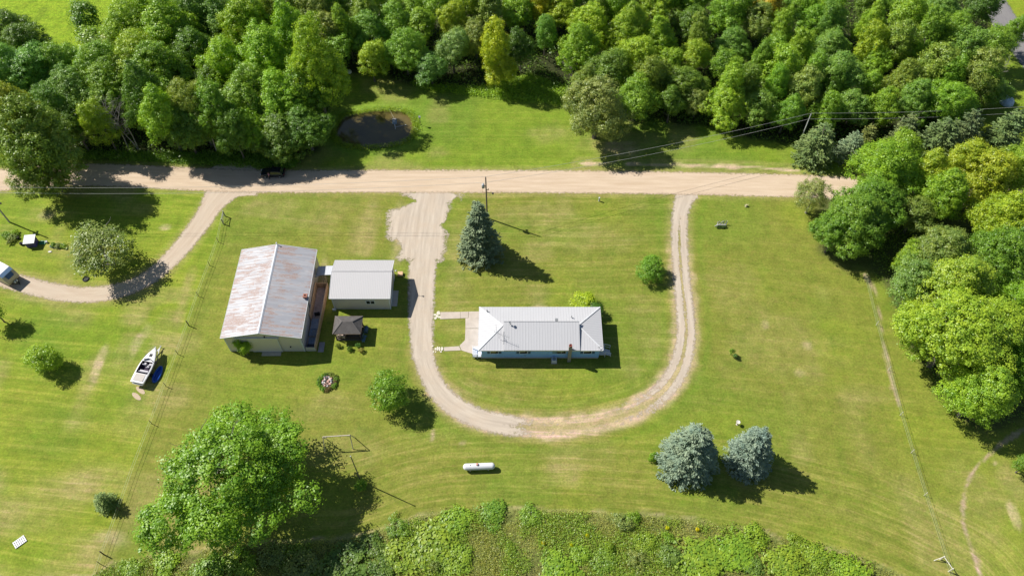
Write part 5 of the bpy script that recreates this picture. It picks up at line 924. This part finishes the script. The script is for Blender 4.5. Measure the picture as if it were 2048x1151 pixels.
def flowerbed():
    p = G(655, 764); r = empty('rock_flower_bed', (p.x, p.y, 0), 0, 'round bed of pale rocks with planted rim on the lawn', 'flower bed'); rr = random.Random(6); cs = [plain('rock_pale', (0.55, 0.52, 0.50), .9, .2, 5), plain('rock_pink', (0.58, 0.36, 0.30), .9, .2, 5), plain('rock_dark', (0.12, 0.12, 0.13), .9, .2, 5)]
    m = MB(); m.prism([(1.6 * math.cos(k * .5236), 1.5 * math.sin(k * .5236)) for k in range(12)], -.02, .09); m.build('soil', plain('dark_soil', (0.07, 0.055, 0.04), .95, .3, 5), r)
    for k in range(44):
        a = rr.uniform(0, 6.283); q = rr.random() ** .6 * 1.05; x = -.1 + q * math.cos(a) * .85; y = .15 + q * math.sin(a); s = rr.uniform(.1, .24); m = MB(); n = 6
        m.lathe([(s * .7, 0), (s, s * .35), (s * .75, s * .8), (s * .1, s)], (x, y, .08), n); c = cs[1] if abs(x - y * .4) < .32 and y < .3 else cs[rr.choice([0, 0, 0, 1, 2])]; o = m.build('rock', c, r)
    for k in range(17):
        a = k * 6.283 / 17; cm = PR['b'][0][k % 4]; c = link('rim_plant', cm, r, (1.45 * math.cos(a) * rr.uniform(.92, 1.08), 1.42 * math.sin(a) * rr.uniform(.92, 1.08), 0)); s = rr.uniform(.24, .34); c.scale = (s, s, s * 1.0); c.rotation_euler = (0, 0, rr.uniform(0, 6)); c.color = (*rr.choice([DEEP, MID, OLV, (0.16, 0.13, 0.06)]), 1)
flowerbed()
def swing():
    r = empty('swing_frame', G(676, 912), 0, 'bare pale timber swing frame standing on the lawn beside the large maple', 'swing frame'); o = G(676, 912); H = 3.05
    tl = G(645.5, 873, H) - o; tr = G(700, 869.5, H) - o; m = MB(); m.tube([tl + Vector((0, 0, H)) - Vector((0, 0, tl.z)), tr + Vector((0, 0, H - tr.z))], .085, 8); pw = plain('pale_pole', (0.50, 0.45, 0.36), .85, .15, 3); m.build('beam', pw, r)
    for c_, t in ((-1, tl), (1, tr)):
        base = Vector((t.x, t.y, 0))
        for sg in (-1, 1): m = MB(); m.tube([base + Vector((c_ * .1, sg * 1.0, 0)), base + Vector((0, sg * .04, H - .03))], .065, 8); m.build('leg', pw, r)
        m = MB(); m.tube([base + Vector((-c_ * .02, 0, H - .75)), base + Vector((-c_ * .7, 0, H - .03))], .04, 6); m.build('brace', pw, r)
    for f in (.35, .62): q = tl.lerp(tr, f); m = MB(); m.tube([(q.x, q.y, H - .05), (q.x, q.y, H - 1.5)], .012, 4); m.build('chain', DARK, r)
    p = G(722, 962); r = empty('flagpole', (p.x, p.y, 0), 0, 'thin tall dark flagpole rising from a small bush', 'flagpole'); m = MB(); m.tube([(0, 0, 0), (0, 0, 9.4)], [.10, .07], 8); m.build('pole', plain('dull_pole', (0.12, 0.11, 0.10), .5), r); m = MB(); m.lathe([(.02, 9.4), (.1, 9.48), (.08, 9.6), (.01, 9.62)], n=10); m.build('ball', GREYM, r)
swing()
WIREM = plain('wire', (0.45, 0.45, 0.42), .5)
def upole(px, py, h, label, transformer=True, mat=None, rad=.16, lean=(0, 0)):
    p = G(px, py); r = empty('utility_pole', (p.x, p.y, 0), 0, label, 'utility pole'); m = MB(); m.tube([(0, 0, -.2), (lean[0], lean[1], h)], [rad, rad * .66], 10); m.build('pole', mat or plain('pole_timber', (0.16, 0.13, 0.11), .9, .2, 4), r)
    if transformer:
        m = MB(); m.lathe([(.2, 0), (.27, .04), (.27, .85), (.2, .95), (.05, .98)], (-.52, .05, h - 2.75), 16); t = m.build('transformer', plain('transformer_grey', (0.40, 0.42, 0.45), .4, .05), r, smooth=True); m = MB(); m.beam((-.3, 0, h - 2.2), (0, 0, h - 2.2), .08, .1); m.beam((-.3, 0, h - 2.6), (0, 0, h - 2.6), .08, .1); m.build('bracket', DARK, t); m = MB(); m.tube([(-.52, .05, h - 1.8), (-.52, .05, h - 1.5)], .05, 6); m.build('bushing', WHITE, t)
        m = MB(); m.tube([(-.55, 0, h - 2.7), (-.75, -.2, h - 3.4), (-.5, -.1, h - 3.9), (0, 0, h - 4.0)], .025, 5); m.build('drop_cable', plain('red_cable', (0.30, 0.08, 0.05), .6), r)
        m = MB(); m.beam((0, 0, h - 3.3), (.35, 0, h - 3.3), .07, .1); m.box(.38, 0, h - 3.15, .12, .12, .4); m.build('insulator', DARK, r)
        m = MB(); m.tube([(.1, 0, h - 4.0), (1.15, -.1, h - 4.1)], .04, 6); m.lathe([(.05, 0), (.2, -.05), (.16, -.25), (.03, -.27)], (1.2, -.1, h - 4.0), 10); m.build('yard_lamp', DARK, r)
    m = MB(); m.tube([(lean[0], lean[1], h - .02), (lean[0], lean[1], h + .22)], .05, 6); m.build('top_insulator', GREYM, r); return Vector((p.x + lean[0], p.y + lean[1], h + .2))
t1 = upole(974.5, 436, 11.2, 'dark utility pole with grey transformer behind the pointed spruce'); t2 = upole(1597, 290, 8.4, 'leaning white utility pole beside the dark green pine', False, plain('bleached_pole', (0.55, 0.55, 0.56), .8), .13)
t0 = upole(19, 444, 9.6, 'pale utility pole cut by the left edge of the photo', True, plain('pale_pole_timber', (0.42, 0.40, 0.36), .8))
def wire(a, b, sag, label, group='overhead power wires'):
    a = Vector(a); b = Vector(b); pts = [a.lerp(b, t) - Vector((0, 0, sag * 4 * t * (1 - t))) for t in [i / 24 for i in range(25)]]; m = MB(); m.tube(pts, .022, 5); tag(m.build('power_wire', WIREM), label, 'wire', group)
dn = Vector((0, 0, -1.5))
wire(t0, t1, 1.2, 'upper wire between the left edge pole and the transformer pole'); wire(t0 + dn, t1 + dn, 1.3, 'lower wire between the left edge pole and the transformer pole')
wire(t1, t2, 1.0, 'upper wire between transformer pole and leaning white pole'); wire(t1 + dn, t2 + dn, 1.2, 'lower wire between transformer pole and leaning white pole')
far = Vector((t2.x + 70, t2.y + 6, 7.6)); wire(t2, far, 1.2, 'upper wire running right from the leaning white pole'); wire(t2 + dn, far + dn, 1.3, 'lower wire running right from the leaning white pole')
# ---------------------------------------------------------------- fences
TAPE = plain('pale_tape', (0.36, 0.40, 0.20), .6, .05); POSTM = plain('fence_post', (0.10, 0.075, 0.05), .9, .2, 5); PALEP = plain('pale_post', (0.58, 0.56, 0.46), .8, .1)
def fence(pts, heights, posts, label, postmat, tw=.03, shade=True):
    r = empty('wire_fence', (0, 0, 0), 0, label, 'fence'); W_ = [G(*p) for p in pts]; o = W_[0].copy(); r.location = o
    for h in heights:
        m = MB()
        for a, b in zip(W_[:-1], W_[1:]): m.beam(a - o + Vector((0, 0, h)), b - o + Vector((0, 0, h)), tw, .02)
        m.build('wire', TAPE, r)
    for p in posts: q = G(*p[:2]) - o; hh = p[2] if len(p) > 2 else 1.35; m = MB(); m.tube([q, q + Vector((0, 0, hh))], .05 if hh < 1.5 else .09, 7); m.build('post', postmat, r)
    return r, o
fl, fo = fence([(447, 434), (437, 484), (420, 531), (397, 592), (378, 648), (356, 708), (332, 772), (304, 847), (268, 940), (240, 1020), (208, 1108), (180, 1190)], [.55, 1.15], [(437, 484), (420, 531), (397, 592), (378, 651, 1.6), (356, 708), (332, 772), (304, 847), (240, 1020), (208, 1108, 1.5), (201, 1127, 1.3)], 'left boundary fence of pale wires on dark posts', POSTM)
m = MB(); a = G(447, 448) - fo; b = G(450, 432) - fo; m.tube([a, a + Vector((0, 0, 1.5))], .11, 8); m.tube([b, b + Vector((0, 0, 1.5))], .11, 8); m.tube([a + Vector((0, 0, 1.3)), b + Vector((0, 0, 1.3))], .07, 7); m.tube([a + Vector((0, 0, .2)), b + Vector((0, 0, 1.3))], .05, 6); m.build('corner_brace', plain('grey_post', (0.30, 0.30, 0.26), .9), fl)
fr, fo = fence([(1729, 556), (1752, 650), (1776, 740), (1800, 830), (1822, 905), (1848, 990), (1887, 1112), (1910, 1190)], [.35, .75, 1.15], [(1729, 556), (1752, 650, 1.25), (1776, 740, 1.25), (1800, 830, 1.25), (1822, 905, 1.25), (1848, 990, 1.25)], 'right boundary fence of three pale wires', PALEP, .028)
m = MB(); a = G(1880, 1118) - fo; b = G(1897, 1142) - fo; m.tube([a, a + Vector((0, 0, 1.5))], .1, 8); m.tube([b, b + Vector((0, 0, 1.5))], .1, 8); m.tube([a + Vector((0, 0, 1.35)), b + Vector((0, 0, 1.35))], .06, 7); c_ = G(1868, 1120) - fo; m.tube([c_, a + Vector((0, 0, 1.4))], .06, 7); m.build('corner_brace', PALEP, fr)
# ---------------------------------------------------------------- car and person
def car():
    p = G(547, 349.5); r = empty('parked_car', (p.x, p.y, 0), math.pi, 'black car stopped on the dirt road in tree shade', 'car'); L, W = 4.7, 1.85; y2 = W / 2
    prof = [(-2.35, .35), (-2.3, .95), (-2.0, 1.02), (-1.75, 1.35), (-1.2, 1.46), (.1, 1.48), (.55, 1.36), (1.15, .98), (2.1, .86), (2.35, .66), (2.33, .32)]
    n = len(prof); secs = []; ys = [-y2, -y2 * .98, -y2 * .7, y2 * .7, y2 * .98, y2]
    m = MB(); lo = [(-2.35, .32), (-2.33, .9), (-1.7, .98), (1.0, .96), (2.1, .86), (2.35, .62), (2.33, .3)]; k = len(lo)
    m.add([(x, -y2, z) for x, z in lo] + [(x, y2, z) for x, z in lo], [tuple(range(k)), tuple(range(2 * k - 1, k - 1, -1))] + [(i, (i + 1) % k, k + (i + 1) % k, k + i) for i in range(k)]); m.build('body', BLACK, r, bevel=.09)
    cab = [(-2.05, .95), (-1.7, 1.4), (-1.2, 1.5), (.1, 1.5), (1.05, .95)]; k = 5; m = MB(); w0, w1 = y2 * .93, y2 * .74
    m.add([(x, -(w0 if z < 1 else w1), z) for x, z in cab] + [(x, (w0 if z < 1 else w1), z) for x, z in cab], [tuple(range(k)), tuple(range(2 * k - 1, k - 1, -1))] + [(i, (i + 1) % k, k + (i + 1) % k, k + i) for i in range(k)]); m.build('windows', DARKGLASS, r, bevel=.03)
    m = MB(); m.box(-.7, 0, 1.5, 1.7, w1 * 1.9, .04); m.build('roof_panel', BLACK, r, bevel=.015)
    for x in (-1.45, 1.4):
        for y in (-y2 + .08, y2 - .08):
            m = MB(); vs = []
            for yy in (-.11, .11):
                for q in range(18): a_ = q * math.pi / 9; vs.append((x + .33 * math.cos(a_), y + yy, .33 + .33 * math.sin(a_)))
            m.add(vs, [tuple(range(18)), tuple(range(35, 17, -1))] + [(q, (q + 1) % 18, 18 + (q + 1) % 18, 18 + q) for q in range(18)]); wh = m.build('wheel', DARK, r); m = MB(); sg = 1 if y > 0 else -1; vs = []
            for yy in (0, .02):
                for q in range(14): a_ = q * math.pi / 7; vs.append((x + .2 * math.cos(a_), y + sg * (.112 + yy), .33 + .2 * math.sin(a_)))
            m.add(vs, [tuple(range(14)), tuple(range(27, 13, -1))] + [(q, (q + 1) % 14, 14 + (q + 1) % 14, 14 + q) for q in range(14)]); m.build('rim', GREYM, wh)
    for y in (-.65, .65):
        m = MB(); m.box(2.3, y, .68, .12, .35, .14); m.build('headlight', plain('lamp_glass', (0.7, 0.72, 0.75), .1), r, bevel=.02); m = MB(); m.box(-2.33, y, .8, .06, .4, .14); m.build('tail_light', plain('red_lamp', (0.35, 0.02, 0.02), .3), r, bevel=.02)
    for y in (-1, 1): m = MB(); m.box(.75, y * (y2 + .09), 1.0, .16, .18, .12); m.build('mirror', BLACK, r, bevel=.03)
    m = MB(); a_ = R_(60); m.box(.15 , -y2 - .32, .68, .1, .95, .7); m.build('open_door', BLACK, r, bevel=.03)
car()
def person():
    p = G(540, 357); r = empty('person', (p.x, p.y, 0), math.pi / 2 + .3, 'person in pink top and dark trousers standing beside the black car', 'person')
    skin = plain('skin', (0.42, 0.25, 0.18), .6); hairm = plain('brown_hair', (0.06, 0.035, 0.02), .7)
    def sk(name, joints, edges, mat, parent, root=0):
        me = bpy.data.meshes.new(name); me.from_pydata([j[:3] for j in joints], edges, []); me.materials.append(mat); o = bpy.data.objects.new(name, me); COL.objects.link(o); o.parent = parent
        s = o.modifiers.new('skin', 'SKIN'); s.use_smooth_shade = True
        sv = me.skin_vertices[0].data if me.skin_vertices else None
        if sv is None:
            import bmesh
            bm = bmesh.new(); bm.from_mesh(me); bm.verts.layers.skin.verify(); bm.to_mesh(me); bm.free(); sv = me.skin_vertices[0].data
        for i, j in enumerate(joints): sv[i].radius = (j[3], j[4] if len(j) > 4 else j[3]); sv[i].use_root = (i == root)
        q = o.modifiers.new('sub', 'SUBSURF'); q.levels = 2; q.render_levels = 2; return o
    J = [(0, 0, .93, .12, .15), (0, 0, 1.15, .105, .13), (0, 0, 1.36, .12, .16), (0, 0, 1.47, .055), (0, .01, 1.55, .06), (0, .02, 1.63, .085), (0, .02, 1.70, .07),
         (.17, 0, 1.40, .05), (.25, .03, 1.15, .042), (.24, .14, .93, .032), (.24, .19, .85, .026), (-.17, 0, 1.40, .05), (-.26, .0, 1.15, .042), (-.25, .10, .93, .032), (-.25, .13, .85, .026),
         (.10, 0, .85, .085), (.11, .02, .48, .06), (.11, -.01, .09, .042), (.12, .13, .04, .035), (-.10, 0, .85, .085), (-.11, .03, .48, .06), (-.12, .02, .09, .042), (-.13, .16, .04, .035)]
    E_ = [(0, 1), (1, 2), (2, 3), (3, 4), (4, 5), (5, 6), (2, 7), (7, 8), (8, 9), (9, 10), (2, 11), (11, 12), (12, 13), (13, 14), (0, 15), (15, 16), (16, 17), (17, 18), (0, 19), (19, 20), (20, 21), (21, 22)]
    n0 = len(J)
    for sx_, (bx, by, bz), hd in ((1, (.24, .19, .85), 10), (-1, (-.25, .13, .85), 14)):   # five fingers on each hand
        for f, (dx, ln) in enumerate(((-.025, .075), (-.009, .085), (.008, .08), (.024, .065))):
            i = len(J); J.append((bx + dx, by + .01, bz - .045, .0085)); J.append((bx + dx, by + .022, bz - .045 - ln * .55, .008)); J.append((bx + dx, by + .02, bz - .045 - ln, .0065)); E_ += [(hd, i), (i, i + 1), (i + 1, i + 2)]
        i = len(J); J.append((bx - sx_ * .03, by + .03, bz - .02, .010)); J.append((bx - sx_ * .042, by + .05, bz - .06, .008)); E_ += [(hd, i), (i, i + 1)]
    b = sk('body', J, E_, skin, r)
    k = 1.16
    sk('pink_top', [(0, 0, .90, .155, .19), (0, 0, 1.15, .13, .16), (0, 0, 1.38, .135, .18), (0, 0, 1.46, .075), (.18, 0, 1.40, .066), (.225, .015, 1.24, .06), (-.18, 0, 1.40, .066), (-.228, 0, 1.24, .06)], [(0, 1), (1, 2), (2, 3), (2, 4), (4, 5), (2, 6), (6, 7)], plain('pink_cloth', (0.48, 0.20, 0.32), .9, .2, 9), b)
    sk('trousers', [(0, 0, .93, .135, .165), (.10, 0, .82, .10), (.11, .02, .48, .075), (.11, -.01, .12, .06), (-.10, 0, .82, .10), (-.11, .03, .48, .075), (-.12, .02, .12, .06)], [(0, 1), (1, 2), (2, 3), (0, 4), (4, 5), (5, 6)], plain('dark_cloth', (0.03, 0.03, 0.05), .9), b)
    m = MB(); m.lathe([(.02, .115), (.065, .095), (.098, .03), (.095, -.04), (.07, -.13), (.03, -.16)], (0, -.02, 1.66), 14); m.build('hair', hairm, b, smooth=True)
    for s_ in (-1, 1):
        m = MB(); m.lathe([(.003, .008), (.009, 0), (.003, -.008)], (s_ * .03, .098, 1.655), 8); m.build('eye', DARK, b, smooth=True); m = MB(); m.lathe([(.004, .03), (.016, .0), (.008, -.03)], (s_ * .088, .015, 1.64), 6); m.build('ear', skin, b, smooth=True)
    m = MB(); m.lathe([(.004, .03), (.012, -.005), (.003, -.012)], (0, .105, 1.63), 6); m.build('nose', skin, b, smooth=True); m = MB(); m.box(0, .098, 1.592, .04, .008, .01); m.build('mouth', plain('lips', (0.35, 0.12, 0.10), .6), b)
    for s_, y in ((.12, .08), (-.13, .10)): m = MB(); m.box(s_, y, .045, .1, .27, .09); m.build('shoe', DARK, b, bevel=.03)
person()
# ---------------------------------------------------------------- pond and lawn furniture
def pondthings():
    p = G(789, 243, -.3); r = empty('pond_float', (p.x, p.y, -.38), .1, 'small grey pump float in the middle of the pond', 'float'); m = MB(); m.b2(-.45, .45, -.8, .8, -.05, .18); m.build('raft', plain('grey_blue_float', (0.20, 0.26, 0.30), .6), r, bevel=.05); m = MB(); m.b2(-.35, .35, .3, .75, .18, .32); m.build('box', CONC, r); m = MB(); m.tube([(0, -.8, .1), (.1, -1.6, .05), (.15, -2.3, .05)], .07, 7); m.tube([(.1, -1.7, .05), (2.2, -1.25, .05)], .05, 6); m.build('pipe', WHITE, r)
    m = MB(); m.lathe([(.05, 0), (.16, .05), (.05, .12)], (2.3, -1.2, 0), 10); m.build('bobber', WHITE, r)
    a = G(789, 238, -.2); b = G(779, 219, .1); m = MB(); m.tube([a, a.lerp(b, .5) - Vector((0, 0, .05)), b], .03, 5); tag(m.build('mooring_rope', plain('rope', (0.5, 0.46, 0.32), .9)), 'pale rope running from the pond float to the upper bank', 'rope')
    p = G(841, 250); r = empty('bird_house', (p.x, p.y, 0), .3, 'small bird house on a post beside the pond', 'bird house'); m = MB(); m.tube([(0, 0, 0), (0, 0, 1.9)], .05, 7); m.build('post', BROWN, r); m = MB(); m.b2(-.14, .14, -.14, .14, 1.9, 2.25); m.build('box', GREYM, r); m = MB(); m.slab([(-.2, -.2, 2.28), (.2, -.2, 2.28), (.2, .2, 2.38), (-.2, .2, 2.38)], .03); m.build('roof', GREYM, r)
    p = G(699, 146); m = MB(); m.lathe([(.45, 0), (.6, .25), (.45, .6), (.1, .75)], p, 9); tag(m.build('boulder', plain('white_boulder', (0.62, 0.60, 0.58), .9, .1, 3), bevel=.05), 'white boulder in the shade above the pond', 'boulder')
    p = G(1198, 402); r = empty('marker_post', (p.x, p.y, 0), 0, 'short white utility marker post on the front lawn near the road', 'post'); m = MB(); m.lathe([(.13, 0), (.13, .85), (.15, .87), (.15, 1.0), (.04, 1.05)], n=12); m.build('post', WHITE, r); m = MB(); m.lathe([(.14, .6), (.14, .72)], n=12); m.build('band', GREYM, r)
    # driftwood planter, small stump, sapling, bird bath
    p = G(1441, 452); r = empty('driftwood_planter', (p.x, p.y, 0), 0, 'grey driftwood roots with a green plant on the right lawn', 'planter'); m = MB(); rr = random.Random(3)
    for k in range(9): a = rr.uniform(.2, 2.9); q = Vector((-.7 + .2 * k, .1, .1)); m.tube([q, q + Vector((math.cos(a) * .35, .3, .35)), q + Vector((math.cos(a) * .5 + rr.uniform(-.2, .2), .4, .75 + rr.uniform(-.1, .3)))], [.11, .07, .03], 6)
    m.tube([(-1.1, -.1, .1), (-.3, .2, .18), (.6, .1, .15), (1.1, -.05, .08)], [.08, .15, .16, .07], 7); m.build('driftwood', plain('grey_driftwood', (0.42, 0.41, 0.40), .9, .25, 5), r)
    for k in range(4): c = link('plant', PR['b'][0][k % 4], r, (-.55 + .4 * k, -.35, 0)); c.scale = (.28, .24, .32); c.color = (0.07, 0.13, 0.045, 1)
    p = G(1492, 413); r = empty('stump', (p.x, p.y, 0), 0, 'small pale stump on the lawn near the right road bend', 'stump'); m = MB(); m.tube([(0, 0, 0), (.05, .1, .45)], [.28, .2], 9); m.tube([(.1, 0, .1), (.5, .2, .5)], [.1, .04], 6); m.tube([(-.1, 0, .1), (-.4, .15, .4)], [.1, .04], 6); m.build('wood', plain('pale_stump', (0.45, 0.42, 0.24), .9, .2, 5), r)
    tree('s', 1464, 703, 12, 1.7, MID, 'thin young sapling alone on the right lawn', 'sapling', pt='stems'); tree('s', 1470, 711, 10, 1.2, TEAL, 'low shoot beside the thin young sapling', 'sapling', pt='stems')
    p = G(1474, 848); r = empty('bird_bath', (p.x, p.y, 0), 0, 'small pale bird bath above the smaller blue spruce', 'bird bath'); m = MB(); m.lathe([(.2, 0), (.07, .08), (.06, .7), (.1, .74)], n=12); m.build('pedestal', CONC, r); m = MB(); m.lathe([(.1, .74), (.32, .84), (.33, .88), (.27, .86), (.02, .8)], n=16); m.build('bowl', plain('pale_bowl', (0.62, 0.58, 0.52), .7), r); m = MB(); m.lathe([(.1, 0), (.14, .1), (.03, .2)], (.45, .5, 0), 8); m.build('stone', CONC, r)
    for k, (x, y, lb) in enumerate([(281, 780, 'upper sandy slab behind the stern of the boat'), (273, 792, 'lower sandy slab behind the stern of the boat')]):
        p = G(x, y); m = MB(); m.prism([(p.x + 1.05 * math.cos(a) * math.cos(-.65) - .38 * math.sin(a) * math.sin(-.65), p.y + 1.05 * math.cos(a) * math.sin(-.65) + .38 * math.sin(a) * math.cos(-.65)) for a in [q * math.pi / 7 for q in range(14)]], -.02, .035); tag(m.build('sandy_slab', plain('sand_patch', (0.48, 0.38, 0.27), .95, .12, 3)), lb, 'slab')
    p = G(2012, 205); r = empty('tarped_pile', (p.x, p.y, 0), .5, 'pale blue tarped pile in the shaded clearing at the far right', 'tarp pile'); m = MB(); m.lathe([(1.6, 0), (1.5, .6), (1.0, 1.2), (.2, 1.5)], n=9); m.build('tarp', plain('pale_blue_tarp', (0.45, 0.55, 0.68), .6, .2, 2), r, bevel=.1)
pondthings()
